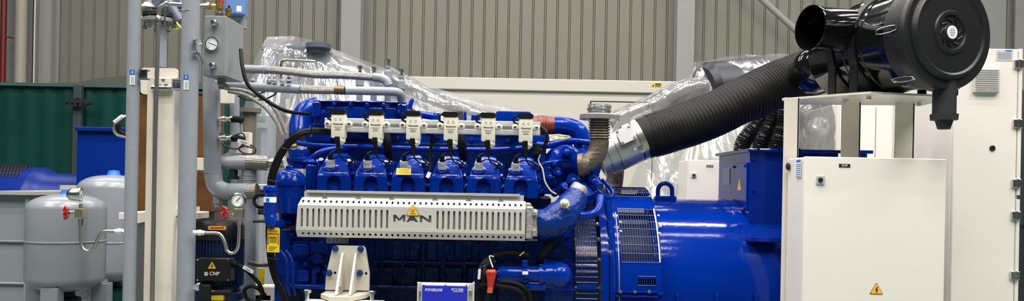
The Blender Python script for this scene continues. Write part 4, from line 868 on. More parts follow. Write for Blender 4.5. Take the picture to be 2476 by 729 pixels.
# silicone hose + blue elbow
Y = 3.4; w = MB(); pts = []; rs = []
for k in range(27): t_ = k / 26; pts.append(P(1288 + 52 * t_, 303 + 1 * t_, Y)); rs.append(m(22 + (2.2 * abs(math.sin((t_ - .2) / .5 * PI * 4)) if .2 < t_ < .7 else 0), Y))
w.tube(pts, rs, 28); w.build('silicone_hose', SIL, eng)
w = MB(); w.tube([P(1338, 304, Y), P(1352, 304, Y)] + cr([P(1372, 306, Y), P(1396, 316, Y), P(1408, 340, Y), P(1408, 365, Y)], 7), m(21.5, Y), 28); w.build('charge_air_elbow', BLUE, eng)
# generator-side exhaust elbow + bellows
Y = 3.2; w = MB(); w.lathe(P(1398, 400, Y), (1, -.15, .08), [(0, 0), (0, m(27, Y)), (.02, m(29, Y)), (.03, m(25, Y)), (.05, m(23, Y))], 28)
w.tube(cr([P(1408, 398, Y), P(1425, 393, Y), P(1442, 374, Y), P(1449, 350, Y), P(1450, 338, Y)], 8), m(23, Y), 28); a = w.build('exhaust_elbow', CAST, eng)
w = MB(); pts = []; rs = []
for k in range(109): t_ = k / 108; pts.append(P(1449 + 1 * t_, 344 - 58 * t_, Y)); rs.append(m(21 + 5.5 * (0.5 - .5 * math.cos(t_ * 2 * PI * 9)) ** .6 * (1 if .1 < t_ < .99 else 0), Y))
w.tube(pts, rs, 32); w.build('bellows', mat('bellows_steel', (.36, .31, .25), .32, .85), a)
w = MB(); w.disc(P(1449, 290, Y), (0.02, 0, 1), m(48, Y), m(12, Y), 48, .003); fl = w.build('flange', mat('flange_steel', (.40, .38, .35), .35, .6, .05, 80), eng)
w = MB()
for k in range(4): w.torus(P(1449, 274 - k * 4, Y), (.1 * (-1) ** k, .1, 1), m(23 + k * 1.2, Y), m(3.5, Y), 28, 8)
w.lathe(P(1449, 276, Y), (0, 0, 1), [(0, m(22, Y)), (m(14, Y), m(24, Y)), (m(19, Y), m(28, Y)), (m(22, Y), m(28, Y)), (m(20, Y), m(20, Y)), (m(20, Y), 0)], 28); w.build('film_wrap', FILMH, fl)
# intake throttle collar (aluminium)
Y = 3.5; A = P(1446, 384, Y); B = P(1545, 338, Y); d_ = (B - A).normalized(); L = (B - A).length; k_ = m(1, Y)
w = MB(); w.lathe(A, d_, [(0, 40 * k_), (0, 50 * k_), (L * .15, 50 * k_), (L * .15, 47 * k_), (L * .2, 47 * k_), (L * .2, 50 * k_), (L * .38, 50 * k_), (L * .38, 48 * k_), (L * .41, 48 * k_), (L * .41, 52 * k_), (L * .9, 52 * k_), (L * .9, 49 * k_), (L, 49 * k_), (L, 30 * k_)], 48)
col_ = w.build('air_intake_collar', ALU, eng)
w = MB(); w.lathe(A + d_ * L * .93, d_, [(0, 50 * k_), (0, 52.5 * k_), (L * .13, 52.5 * k_), (L * .13, 50 * k_)], 48); w.build('hose_clamp', mat('worn_clamp', (.5, .47, .38), .3, .9), col_)
pn = P(1513, 327, Y - m(53, Y)); nrm = V(-.1, -.95, .25).normalized(); xx_ = (d_ - nrm * d_.dot(nrm)).normalized(); zz_ = nrm.cross(xx_)
M4 = Matrix((( xx_.x, zz_.x, nrm.x, pn.x), (xx_.y, zz_.y, nrm.y, pn.y), (xx_.z, zz_.z, nrm.z, pn.z), (0, 0, 0, 1)))
w = MB(); w.plate(M4, rr(.074, .074, .004), [], .016); pl = w.build('sensor_plate', mat('plate_alu', (.45, .45, .46), .4, .3), col_)
w = MB()
for sx in (-1, 1):
    for sz in (-1, 1): w.bolt(M4 @ V(sx * .029, sz * .029, .008), nrm, .005)
w.bolt(P(1534, 363, 3.4), (-.1, -1, -.2), .009); w.lathe(P(1551, 362, 3.4), (.2, -1, -.2), [(0, 0), (0, .014), (.015, .014), (.015, .008), (.03, .008), (.03, 0)], 6)
w.build_each('screw', CHROME, pl)
w = MB(); w.prism([P(1497, 286, 3.46), P(1520, 270, 3.46), P(1527, 297, 3.46), P(1503, 308, 3.46)], (0, .05, 0)); w.prism([P(1478, 322, 3.44), P(1497, 290, 3.44), P(1503, 303, 3.44), P(1490, 318, 3.44)], (0, .05, 0)); w.build('bracket', mat('dull_alu', (.42, .4, .38), .45, .5), col_)
# second exhaust below collar
w = MB(); w.tube(cr([P(1483, 375, 3.72), P(1488, 410, 3.72), P(1484, 450, 3.72), P(1474, 480, 3.7)], 8), m(21, 3.7), 24); w.build('rear_exhaust_pipe', CAST, eng)
# flywheel housing
w = MB(); w.lathe((P(1318, 0, 3.6).x, 3.6, 1.02), (1, 0, 0), [(0, 0), (0, .36), (.04, .40), (.1, .43), (m(72, 3.15), .455), (m(72, 3.15), .2)], 64)
for q in (543, 575, 602, 640, 670, 700):
    zz = P(1360, q, 3.16).z; ph = math.asin(max(-1, min(1, (zz - 1.02) / .44))); w.box((P(1368, q, 3.15).x, 3.6 - .445 * math.cos(ph), zz), (m(50, 3.15), .02, .006), rot=None)
w.build('flywheel_housing', BLUE, eng, 40)
w = MB(); w.plate(XZ(P(1335, 600, 3.13)), [(m(a, 3.13), m(b2, 3.13)) for a, b2 in ((-20, 60), (18, 62), (28, 40), (28, 12), (42, 2), (42, -20), (30, -30), (-14, -30), (-20, -6))], [[(m(a + 5 * math.cos(k * .63), 3.13), m(b2 + 5 * math.sin(k * .63), 3.13)) for k in range(10)] for a, b2 in ((12, 50), (16, 17), (-14, 18), (-10, 45), (14, -8))], .02); w.build('adapter_bracket', DBLUE, eng)
# starter motor
Y = 3.06; w = MB(); q = lambda x_, y_: P(x_, y_, Y)
w.lathe(q(1203, 663), (1, 0, 0), [(0, 0), (0, m(16, Y)), (m(8, Y), m(19, Y)), (m(62, Y), m(19, Y)), (m(62, Y), m(23, Y)), (m(76, Y), m(23, Y)), (m(76, Y), m(20, Y)), (m(100, Y), m(20, Y)), (m(100, Y), m(26, Y)), (m(136, Y), m(26, Y)), (m(136, Y), m(20, Y)), (m(145, Y), 0)], 32)
w.sphere(q(1352, 666), m(31, Y), (1, 1, 1)); w.pbox(1310, 640, 1342, 700, Y - .02, .12, .012, 2); w.pbox(1262, 652, 1276, 676, Y - .05, .04, .003); w.lathe(q(1270, 690), (1, 0, 0), [(0, 0), (0, m(14, Y)), (m(50, Y), m(14, Y)), (m(50, Y), 0)], 20)
w.pbox(1262, 630, 1276, 650, Y - .03, .08, .004)
for k in range(5): w.bolt(q(1316 + (k % 2) * 18, 648 + k * 11) + V(0, -.03, 0), (0, -1, 0), .008)
w.build('starter_motor', BLUE, eng, 45)
w = MB().pbox(1263, 657, 1277, 665, Y - .052, .002); w.build('starter_label', WHITE, eng)
# starter boots + cables
w = MB(); c = P(1188, 660, 2.95); w.tube(cr([P(1188, 653, 2.95), P(1188, 664, 2.95), P(1187, 678, 2.95), P(1186, 695, 2.95)], 5), [m(r, 2.95) for r in (10, 12, 13, 13.5, 13, 12, 11.5, 11, 10.5, 10, 9.5, 9, 8.5, 8, 7.5, 7)], 16); w.build('terminal_boot', REDB, eng)
w = MB(); w.tube([P(1186, 694, 2.95), P(1184, 709, 2.95)], m(7, 2.95), 14); w.build('boot_collar', mat('orange_sleeve', (.6, .1, .04), .45), eng)
w = MB(); w.tube(cr([P(1184, 708, 2.95), P(1178, 725, 2.95), P(1168, 745, 2.95)], 5), m(5, 3), 10)
w.tube(cr([P(1280, 618, 3.05), P(1230, 612, 3.04), P(1190, 622, 3.04), P(1165, 645, 3.02), P(1158, 680, 3.02), P(1160, 740, 3.02)], 8), m(8, 3), 10)
w.tube(cr([P(1195, 628, 3.03), P(1178, 640, 3.02), P(1170, 665, 3.0), P(1176, 700, 3.0), P(1215, 683, 2.98), P(1255, 690, 2.98), P(1278, 712, 3.0), P(1284, 745, 3.0)], 8), m(6, 3), 10)
w.tube(cr([P(1160, 690, 3.0), P(1200, 692, 2.97), P(1246, 700, 2.97), P(1266, 720, 2.98), P(1272, 745, 3.0)], 8), m(5, 3), 10)
w.build('starter_cable', RUBBER, eng)
w = MB(); w.tube(cr([P(1200, 632, 3.0), P(1160, 650, 3.0), P(1146, 676, 3.0), P(1160, 696, 3.0), P(1200, 688, 3.0), P(1212, 672, 3.0)], 8), m(1, 3), 6); w.build('thin_wire', BLUE, eng)
w = MB(); w.tube(cr([P(1194, 622, 2.97), P(1184, 620, 2.97), P(1186, 632, 2.96), P(1192, 648, 2.94)], 6), m(1.6, 3), 6); w.tube([P(1256, 620, 3.0), P(1268, 610, 3.0)], .002, 6); w.build('cable_tie', mat('tie_grey', (.5, .47, .38), .4), eng)
w = MB(); w.tube([P(1160, 652, 2.97), P(1158, 676, 2.97)], m(3.4, 3), 8); w.build('cable_tag', WHITE, eng)
w = MB()
for k in range(3): w.tube(cr([P(1345 + k * 5, 552, 3.06), P(1325 + k * 5, 590, 3.05), P(1305 + k * 4, 622, 3.06), P(1298 + k * 4, 650, 3.1)], 6), m(6, 3), 10)
w.build('lower_loom', RUBBER, eng)
# right-hand loom, connector, wires
w = MB(); w.tube(cr([P(1307, 308, 3.1), P(1320, 318, 3.08), P(1322, 340, 3.08), P(1312, 360, 3.1), P(1300, 378, 3.12)], 6), m(4.4, 3.1), 10); w.build('sensor_cable', RUBBER, eng)
w = MB(); w.tube([P(1300, 350, 3.1), P(1296, 372, 3.1)], [m(11, 3.1), m(9, 3.1)], 10); w.tube([P(1286, 352, 3.12), P(1312, 366, 3.1)], m(7, 3.1), 10); w.build('wire_connector', BLACKM, eng)
w = MB(); w.tube(cr([P(1306, 374, 3.1), P(1302, 390, 3.1), P(1312, 410, 3.09), P(1318, 440, 3.08), P(1332, 462, 3.08), P(1345, 470, 3.08)], 8), m(1.8, 3.1), 8); w.build('sensor_wire', mat('cream_wire', (.6, .56, .36), .4), eng)
w = MB(); w.tube(cr([P(1372, 332, 3.3), P(1350, 326, 3.28), P(1332, 330, 3.28), P(1340, 336, 3.28), P(1370, 336, 3.28), P(1376, 330, 3.28), P(1350, 329, 3.28)], 6), m(1.6, 3.3), 6); w.build_each('earth_wire', WIREY, eng)
w = MB(); w.tube(cr([P(1046, 322, 3.14), P(1044, 345, 3.13), P(1040, 380, 3.12), P(1040, 410, 3.10), P(1034, 428, 3.09)], 8), m(4, 3.1), 10); w.build('sensor_cable', RUBBER, eng)
w = MB(); c = P(1036, 424, 3.06); w.box(c, (m(9, 3), .003, m(15, 3)), .001, Matrix.Rotation(.4, 4, 'Y')); w.build('cable_tag', WHITE, eng)
# small grid plate & support bracket
w = MB()
for k in range(5): w.pbox(790 + k * .5, 575 + k * 3.2, 840, 576.4 + k * 3.2, 3.10, .006)
for k in range(6): w.pbox(790 + k * 10, 575, 791.5 + k * 10, 589, 3.10, .006)
w.build('wire_guard', STEEL, eng)
w = MB(); Yb = 3.0; w.plate(XZ(P(840, 650, Yb)), [(m(a, Yb), m(b2, Yb)) for a, b2 in ((-29, 55), (38, 55), (43, 50), (54, -10), (54, -52), (-52, -52), (-50, -14), (-36, 50))], [[(m(a + 3.5 * math.cos(-k * .52), Yb), m(b2 + 3.5 * math.sin(-k * .52), Yb)) for k in range(12)] for a, b2 in ((-29, -11), (46, -11))], .014)
for x0, x1 in ((826, 812), (858, 842)):
    p0 = P(x0 + 2, 612, Yb); p1 = P(x0 + 2, 702, Yb)
    w.prism([(p0.x, Yb - .005, p0.z), (p0.x, Yb - .02, p0.z), (p1.x, Yb - .13, p1.z), (p1.x, Yb - .005, p1.z)], (.009, 0, 0))
zc_ = P(840, 706, Yb).z
w.prism([(P(788, 700, Yb).x, Yb + .03, zc_), (P(894, 700, Yb).x, Yb + .03, zc_), (P(894, 700, Yb).x, Yb - .06, zc_), (P(866, 700, Yb).x, Yb - .15, zc_), (P(818, 700, Yb).x, Yb - .15, zc_), (P(788, 700, Yb).x, Yb - .08, zc_)], (0, 0, -.016))
mb_ = w.build('mounting_bracket', mat('bracket_shaded_cream', (.56, .525, .45), .42, 0, .05, 120, .05, 9), eng)  # cream paint with shade put into the base colour, also on the foot plate
for bx, by in ((811, 602), (872, 603), (796, 661), (870, 661)): w = MB(); w.bolt(P(bx, by, Yb - .008), (0, -1, 0), m(6.2, Yb), .018); w.build_each('bolt', mat('dark_blue_bolt', (.006, .03, .16), .35), mb_)
w = MB(); w.bolt(P(821, 700, Yb - .09) , (0, 0, 1), .012); w.build('nut', CHROME, mb_)

# skid base with foot pad
t = thing('skid_frame', 'cream steel skid foot with two levelling bolts under the engine bracket', 'frame', V(-.5, 3.1, 0))
zp = zc_ - .018; xa = P(722, 722, 2.8).x; xb = P(918, 722, 2.8).x
w = MB(); w.box(((xa + xb) / 2, 2.86, zp - .013), (xb - xa, .12, .022), .003); w.build('foot_plate', MATS['bracket_shaded_cream'], t)
w = MB()
for bx in (743, 900):
    c = P(bx, 712, 2.87); w2 = MB(); w2.cyl((c.x, 2.87, zp - .005), (c.x, 2.87, zp + .032), .0085, 14); w2.lathe((c.x, 2.87, zp + .030), (0, 0, 1), [(0, 0), (0, .015), (.010, .015), (.012, .012), (.012, 0)], 6); w2.build('levelling_bolt', CHROME, t)
w.box(((xa + xb) / 2, 2.87, zp / 2 - .012), (.16, .1, zp - .024), .003); w.build('pedestal', CREAMF, t)
w = MB(); w.box((.5, 3.34, .28), (3.0, .1, .12)); w.box((.5, 3.86, .28), (3.0, .1, .12)); w.box((-.7, 3.6, .28), (.1, .6, .1)); w.box((-.35, 3.16, .28), (.12, .3, .1))
for xx in (-.85, .5, 1.9):
    w.box((xx, 3.34, .11), (.12, .1, .22)); w.box((xx, 3.86, .11), (.12, .1, .22))
w.build('skid_rail', CREAMF, t)

# ================================================================== GENERATOR
gen = thing('generator', 'big glossy blue alternator with grilles and terminal box beside the cream cabinet', 'generator', V(.85, 3.6, 0))
Gz, GY = 1.02, 3.6
def gx(px, Y=3.2): return P(px, 560, Y).x
x0g = gx(1597); w = MB()
w.lathe((x0g, GY, Gz), (1, 0, 0), [(-.02, .3), (-.02, .43), (0, .432), (m(205, 3.2), .432), (m(205, 3.2) + .004, .436), (m(220, 3.2), .436), (m(220, 3.2), .432), (m(330, 3.2), .432), (m(350, 3.2), .41), (m(350, 3.2), 0)], 96)
for q in (1640, 1735, 1830): 
    w.box((gx(q, 3.17), 3.175, P(q, 722, 3.17).z - .02), (.014, .05, .08), .004)
w.build('stator_housing', GBLUE, gen, 30)
# adapter rings
w = MB(); xr0 = gx(1453)
w.lathe((xr0, GY, Gz), (1, 0, 0), [(0, .3), (0, .475), (.03, .475), (.03, .455), (.035, .455), (.035, .48), (.05, .485), (.06, .478), (.06, .30)], 96); w.build('adapter_flange', GBLUE, gen, 30)
# fan housing w/ window
R = .482; xA = xr0 + .06; xB = x0g - .005; ths = [math.radians(a) for a in range(-90, 271, 3)]; wx0, wx1 = gx(1502, 3.18), gx(1591, 3.2)
xs_ = [xA, wx0, gx(1542, 3.15), gx(1586, 3.15), wx1, xB]
def fp(x_, a, r=R): return V(x_, GY - r * math.cos(a), Gz + r * math.sin(a))
def openw(xm, a):
    dg = math.degrees(a)
    if wx0 < xm < wx1 and 20 < dg < 53: return True
    if xs_[2] < xm < xs_[3] and 8 < dg < 13: return True
    if xA + .01 < xm and 66 < dg < 112: return xm > xA
    return False
w = MB(); gr = [[w.bm.verts.new(fp(x_, a)) for a in ths] for x_ in xs_]
xs_top = True
for i in range(len(xs_) - 1):
    for j in range(len(ths) - 1):
        am = (ths[j] + ths[j + 1]) / 2; xm = (xs_[i] + xs_[i + 1]) / 2
        if openw(xm, am): continue
        w.bm.faces.new((gr[i][j], gr[i + 1][j], gr[i + 1][j + 1], gr[i][j + 1]))
w.lathe((xA, GY, Gz), (1, 0, 0), [(0, R), (-.002, R - .02)], 96); w.lathe((xB, GY, Gz), (1, 0, 0), [(-.006, R - .001), (.0, R), (.006, R - .01), (.01, .43)], 96)
fh = w.build('fan_housing', GBLUE, gen, 30)
w = MB(); w.lathe((xA - .01, GY, Gz), (1, 0, 0), [(0, .40), (xB - xA, .40)], 64); w.build('rotor_shroud', DARK, gen)
w = MB()
for k in range(26): a = 2 * PI * k / 26; p = V((wx0 + wx1) / 2, GY - .405 * math.cos(a), Gz + .405 * math.sin(a)); w.box(p, ((wx1 - wx0) * .8, .012, .05), rot=Matrix.Rotation(-a * 1 + .6, 4, 'X'))
w.build_each('fan_blade', mat('fan_metal', (.12, .13, .16), .35, .5), gen)
def grille(xa, xb, a0, a1, nx, na, r=R + .001, name='vent_grille', parent=fh, mt=GBLUE):
    w = MB()
    for i in range(nx + 1): x_ = xa + (xb - xa) * i / nx; w.tube([fp(x_, math.radians(a0 + (a1 - a0) * k / 10), r) for k in range(11)], .0014, 5)
    for k in range(na + 1): a = math.radians(a0 + (a1 - a0) * k / na); w.tube([fp(xa, a, r), fp(xb, a, r)], .0022, 5)
    return w.build(name, mt, parent)
GRL = mat('grille_wire_blue', (.004, .03, .20), .3, .1)
grille(wx0, wx1, 20, 53, 15, 7, mt=GRL); grille(xs_[2], xs_[3], 8.5, 13, 8, 1, mt=GRL); grille(xA, xB, 66, 112, 18, 8, mt=GRL)
w = MB(); w.tube([fp(wx1, math.radians(20 + 33 * k / 10), R + .004) for k in range(11)], .004, 8); w.tube([fp(xA + .012, math.radians(-20 + 70 * k / 10), R + .002) for k in range(11)], .0022, 8); w.build('grille_edge', mat('bare_edge', (.55, .55, .6), .3, .7), fh)
w = MB(); w.tube([fp(xA, math.radians(4.5), R + .008), fp(xB, math.radians(4.5), R + .008)], .006, 8); w.pbox(1486, 706, 1592, 709, 3.10, .012, .001); w.pbox(1486, 716, 1592, 720, 3.10, .012, .001); w.build('band_seam', GBLUE, fh)
w = MB()
for q in (1500, 1535, 1570): w.bolt(P(q, 707, 3.1), (0, -1, .3), .006)
for q, yq in ((1500, 538), (1501, 560), (1592, 522), (1595, 565), (1597, 548)): w.bolt(P(q, yq, 3.2), (0, -1, .8), .004)
w.build_each('screw', CHROME, fh)
# guard between flywheel and flange
xg0, xg1 = gx(1392, 3.17), gx(1450, 3.17)
w = MB(); w.lathe((xg0, GY, Gz), (1, 0, 0), [(0, .41), (xg1 - xg0, .41)], 64); w.build('coupling_shroud', DARK, gen)
cg = grille(xg0 + .005, xg1 - .005, -2, 62, 13, 22, .452, 'coupling_guard', gen, GRL)
w = MB(); xm = (xg0 + xg1) / 2
for yy_ in (606,): 
    zz = P(1425, 612, 3.16).z; a = math.asin((zz - Gz) / .43); p = fp(xm, a, .435); w.box(p, (xg1 - xg0 - .01, .006, .04), rot=Matrix.Rotation(-(a), 4, 'X'))
w.build('bare_steel_plate', mat('tan_steel', (.55, .47, .38), .35, .6), gen)
w = MB(); zz = P(1425, 660, 3.16).z; a = math.asin((zz - Gz) / .43); w.box(fp(xm, a, .435), (xg1 - xg0 - .01, .006, .012), rot=Matrix.Rotation(-(a), 4, 'X')); w.build('steel_strip', mat('tan_steel', (.5, .4, .3), .3, .6), gen)
w = MB()
for dg in (7, 34, 44): w.bolt(fp(xg1 + .004, math.radians(dg), .457), (.1, -1, .3), .008); w.bolt(fp(xg0 + .004, math.radians(dg), .452), (.1, -1, .3), .005)
for ang_ in (7, 22): w.bolt(fp(xg1 + .004, math.radians(ang_), .457), (.1, -1, .3), .008)
w.build_each('guard_bolt', CHROME, gen)
w = MB(); p = fp(xm, math.radians(7), .46); w.box(p, (xg1 - xg0 - .02, .012, .02), .002); w.build('guard_clamp', GBLUE, gen)
for k in range(6):
    w = MB(); a = math.radians(20 + k * 5.5); w.tube([fp(xg0 + .004, a, .425), fp(xg1 - .004, a, .425)], .0035, 6); w.build('coupling_disc', CHROME, gen) if k < 2 else w.bm.free()
# lifting eye
w = MB(); c = P(1608, 478, 3.5); zt_ = Gz + .432; Y = 3.55; cx = P(1608, 470, Y).x
pts = [V(cx - .034, Y, zt_), V(cx - .034, Y, zt_ + .035)] + [V(cx + .034 * math.cos(a), Y, zt_ + .04 + .034 * math.sin(a)) for a in [PI - PI * k / 8 for k in range(9)]] + [V(cx + .034, Y, zt_ + .035), V(cx + .034, Y, zt_)]
w.tube(pts, .0105, 12); w.box((cx, Y, zt_ + .003), (.10, .05, .02), .003); w.build('lifting_eye', GBLUE, gen)
# terminal box
Yt0 = 3.32; xl = P(1812, 470, Yt0).x; xr = P(2026, 470, Yt0).x; ztop = P(1812, 366, Yt0).z; zb = Gz + .2; dep = .5
w = MB(); w.box(((xl + xr) / 2, Yt0 + dep / 2, (ztop + zb) / 2), (xr - xl, dep, ztop - zb), .004); tb = w.build('terminal_box', GBLUE, gen)
w = MB(); w.box(((xl + xr) / 2, Yt0 + dep / 2, ztop + .004), (xr - xl + .03, dep + .04, .014), .003); w.build('box_lid', GBLUE, tb)
w = MB()
for sx in (-1, 1):
    for k in range(3): w.bolt((xl + .03 + k * .09, Yt0 - .02, ztop + .008), (0, 0, 1), .006)
for q in (385, 460, 545): w.bolt(P(1820, q, Yt0), (0, -1, 0), .007)
w.build_each('bolt', GBLUE, tb)
w = MB(); w.pbox(2080, 364, 2112, 372, 3.52, .06, .002); q_ = P(2089, 372, 3.52); w.box((q_.x, 3.55, (q_.z + 1.1) / 2), (m(18, 3.52), .05, q_.z - 1.1)); w.box(((q_.x + .64 + .5) / 2 + .1, 3.55, 1.12), (q_.x - .95, .05, .06)); w.build('rear_bracket', GBLUE, gen)
w = MB(); w.pbox(1815, 574, 1890, 587, Yt0 - .14, .16, .003); w.build('box_foot', GBLUE, tb)
ys = Yt0 + .13; w = MB(); w.box((xl - .004, Yt0 + .12, ztop - .16), (.008, .2, .22), .002); sp_ = w.build('side_panel', GBLUE, tb)
w = MB()
for a_ in (-.085, .085):
    for b2 in (-.095, .095): w.bolt((xl - .008, Yt0 + .12 + a_, ztop - .16 + b2), (-1, 0, 0), .007)
for k in range(3): w.bolt((xl - .001, Yt0 + .12 + k * .1, ztop - .36), (-1, 0, 0), .010)
w.build_each('bolt', GBLUE, sp_)
w = MB(); w.prism([(xl - .010, Yt0 + .15, ztop - .175), (xl - .010, Yt0 + .09, ztop - .175), (xl - .010, Yt0 + .12, ztop - .12)], (.001, 0, 0)); w.build('warning_sign', YELO, sp_)
w = MB(); w.prism([(xl - .002, Yt0 + .42, ztop - .15), (xl - .002, Yt0 + .30, ztop - .15), (xl - .002, Yt0 + .30, ztop - .07), (xl - .002, Yt0 + .42, ztop - .07)], (.001, 0, 0)); w.build('rating_plate', mat('dull_plate', (.10, .15, .28), .3, .6), tb)
# feet
w = MB(); w.box((x0g + .3, 3.6, .5), (.5, .55, .3), .01); w.box((x0g + .3, 3.45, .42), (.6, .12, .05)); w.build('foot', GBLUE, gen)

# ================================================================== CABLE LOOM (left of engine)
t = thing('cable_loom', 'thick black cable bundle arching down the left end of the engine', 'cable', P(660, 600, 3.0))
t.location.z = 1.0
import itertools
for k, (ox, oy) in enumerate(((0, 0), (5, 4), (9, 8), (1, 8), (6, -3))):
    Yk = 3.0 + (.012 if k % 2 else 0)
    f = lambda x_, y_: P(x_ + ox * .9, y_ + oy * .35, Yk)
    pts = [P(800, 318 + oy * .4, 3.09), P(760, 316 + oy * .6, 3.04), f(722, 322), f(690, 350), f(668, 385), f(653, 430), f(650, 480), f(648, 530), f(648, 580), f(652, 630), f(662, 670), f(678, 705), f(694, 745)]
    w = MB(); w.tube(cr(pts, 8), m(5.3, 3), 12); w.build('cable', mat('loom_black', (.003, .003, .0032), .5, 0, .1, 80, spec=.2), t)
for q in ((685, 358), (656, 436), (650, 520), (655, 624), (745, 318)):
    w = MB(); c = P(q[0] + 6, q[1] + 2, 3.0); w.torus(c, (.2, 0, 1) if q[0] != 745 else (1, 0, 0), m(13, 3), m(1.3, 3), 20, 6); w.build('cable_tie', INK, t)
a = thing('hanging_tag', 'yellow tag with a red line hanging on the black cable bundle', 'tag', P(660, 582, 2.93)); Yt = 2.93
w = MB(); w.plate(XZ(P(661, 582, Yt)), [(m(a_, Yt), m(b2, Yt)) for a_, b2 in ((-12, 31), (12, 31), (15, 27), (15, -29), (-15, -29), (-15, 27))], [[(m(2 * math.cos(-k), Yt), m(28 + 2 * math.sin(-k), Yt)) for k in range(6)]], .0015); w.build('tag_sheet', YEL, a)
w = MB(); w.pbox(646, 565, 675, 568, Yt - .002, .001); w.build('red_line', mat('red_ink', (.6, .05, .02), .5), a)
w = MB(); w.pbox(647, 571, 650, 592, Yt - .002, .001).pbox(671, 571, 674, 592, Yt - .002, .001)
for k in range(4): w.pbox(653 + k * 4.2, 574 + (k % 2) * 3, 656 + k * 4.2, 588, Yt - .002, .001)
w.pbox(652, 573, 669, 576, Yt - .002, .001)
for k in range(3): w.pbox(650, 597 + k * 4, 670 - k * 4, 598.3 + k * 4, Yt - .002, .001)
for k in range(2): w.pbox(649, 558 + k * 3, 672, 559 + k * 3, Yt - .002, .001)
w.build('tag_print', mat('tag_ink', (.25, .18, .02), .5), a)
w = MB(); w.tube(cr([P(664, 554, Yt), P(666, 545, Yt + .02), P(660, 540, Yt + .05)], 4), .0015, 6); w.build('string', WHITE, a)
w = MB(); w.cyl(P(700, 356, 3.15), P(716, 352, 3.15), m(4.5, 3.1), 10); w.cyl(P(708, 354, 3.15), P(718, 353, 3.15), m(6, 3.1), 6); w.build('brass_fitting', BRASS, eng)

# risers on the engine top
for px, yt_, Y in ((870, 162, 3.5), (904, 165, 3.5), (938, 146, 3.46), (970, 170, 3.46)):
    w = MB(); r = m(8.5, Y); zb_ = P(px, 246, Y).z; zt_ = P(px, yt_ + 14, Y).z; x_ = P(px, 200, Y).x; zm = P(px, yt_ + 46, Y).z
    w.lathe((x_, Y, 0), (0, 0, 1), [(zb_ - .03, r * .9), (zm, r * .9), (zm, r * 1.15), (zm + .035, r * 1.15), (zm + .04, r * .7), (zt_ - .01, r * .55), (zt_ - .01, r * .8), (zt_, r * .8), (zt_, 0)], 20)
    a = w.build('vent_riser', GREYP, eng)
    w = MB(); w.lathe((x_, Y, zt_), (0, 0, 1), [(0, r * .55), (m(4, Y), r * .55), (m(4, Y), r * .4), (m(9, Y), r * .4), (m(9, Y), r * .65), (m(13, Y), r * .65), (m(13, Y), 0)], 8); w.box((x_, Y, zt_ + m(15, Y)), (m(10, Y), .008, m(3, Y))); w.build('bleed_valve', CHROME, a)

# ================================================================== CONTROL MODULE BOX
t = thing('engine_controller', 'small blue faced controller box on a silver bracket in front of the engine', 'controller', V(P(1077, 0, 2.85).x, 2.85, 0))
Y = 2.85; w = MB()
w.pbox(1008, 685, 1145, 780, Y + .02, .006, .001); w.pbox(1008, 685, 1012, 780, Y - .0, .03, .001); w.pbox(1142, 685, 1146, 780, Y, .03, .001)
c = P(1077, 780, Y); w.box((c.x, Y + .03, c.z / 2), (.06, .02, c.z)); w.box((c.x, Y + .02, .01), (.2, .2, .02)); w.build('bracket', STEEL, t)
w = MB(); w.pbox(1018, 688, 1132, 776, Y, .03, .004); bd = w.build('case', RAIL, t)
w = MB(); w.pbox(1020, 692, 1130, 774, Y - .002, .003, .001); fp_ = w.build('front_panel', PBLUE, t)
a = text('POWERLINK', P(1048, 702.5, Y - .003), m(7, Y), WHITE, t, 'logo_lettering', shear=.35, bold=.0002, width=m(44, Y))
text('PCC300', P(1106, 702, Y - .003), m(6.5, Y), WHITE, t, 'model_lettering', bold=.0001, width=m(28, Y))
w = MB(); w.pbox(1094, 706.5, 1120, 707.3, Y - .003, .001); w.build('underline', WHITE, t)
for bx in (1014.5, 1136.5): w = MB(); w.disc(P(bx, 706, Y + .018), (0, -1, 0), m(5, Y), .008, 16, .002); w.build_each('screw', CHROME, t)
w = MB()
for bx in (1025, 1077, 1128): w.disc(P(bx, 690, Y), (0, -1, 0), .003, .003, 10)
w.build_each('case_screw', CHROME, t)

# ================================================================== ECUP CABINET
Yc = 2.9; dep = .165
t = thing('control_cabinet', 'cream control cabinet with warning triangle in front of the alternator', 'cabinet', V(P(2100, 0, Yc).x, 3.0, 0))
xl = P(1947, 560, Yc).x - .006; xr = P(2285, 560, Yc).x; zt_ = P(2115, 382, Yc).z; zb_ = .42
w = MB(); w.box(((xl + xr) / 2, Yc + .02 + dep / 2, (zt_ + zb_) / 2), (xr - xl - .004, dep, zt_ - zb_ - .004), .004); w.build('body', CREAM, t)
w = MB(); w.box(((xl + xr) / 2, Yc + .008, (zt_ + zb_) / 2), (xr - xl, .018, zt_ - zb_), .004, seg=3); dr = w.build('door', CREAM, t)
w = MB(); w.box(((xl + xr) / 2, Yc + .018, (zt_ + zb_) / 2), (xr - xl - .008, .006, zt_ - zb_ - .008)); w.build('door_seal', INK, t)
w = MB(); w.box(((xl + xr) / 2, Yc + .13, zb_ / 2), (xr - xl - .05, .15, zb_)); w.build('plinth', CREAMF, t)
nm = MB().pbox(2029, 397, 2056, 405, Yc - .003, .002).build('name_plate', INK, dr)
text('ECUP', P(2042.5, 401, Yc - .0036), m(4.4, Yc), WHITE, nm, bold=.0001)
w = MB(); w.plate(XZ(P(1983.5, 436.5, Yc - .003)), rr(m(20, Yc), m(19, Yc), .003), [], .008); lk = w.build('lock', mat('lock_grey', (.6, .63, .64), .3, .3), dr)
w = MB(); w.lathe(P(1983.5, 436, Yc - .007), (0, -1, 0), [(0, m(5.5, Yc)), (.004, m(5.5, Yc)), (.004, m(4, Yc)), (.001, m(4, Yc)), (.001, 0)], 20); w.build('keyhole', mat('keyhole', (.08, .08, .08), .3, .8), lk)
w = MB(); w.box(P(1983.5, 436, Yc - .009), (.003, .003, .008)); w.build('key_slot', CHROME, lk)
warning(2119, 700, Yc - .001, 29, dr)
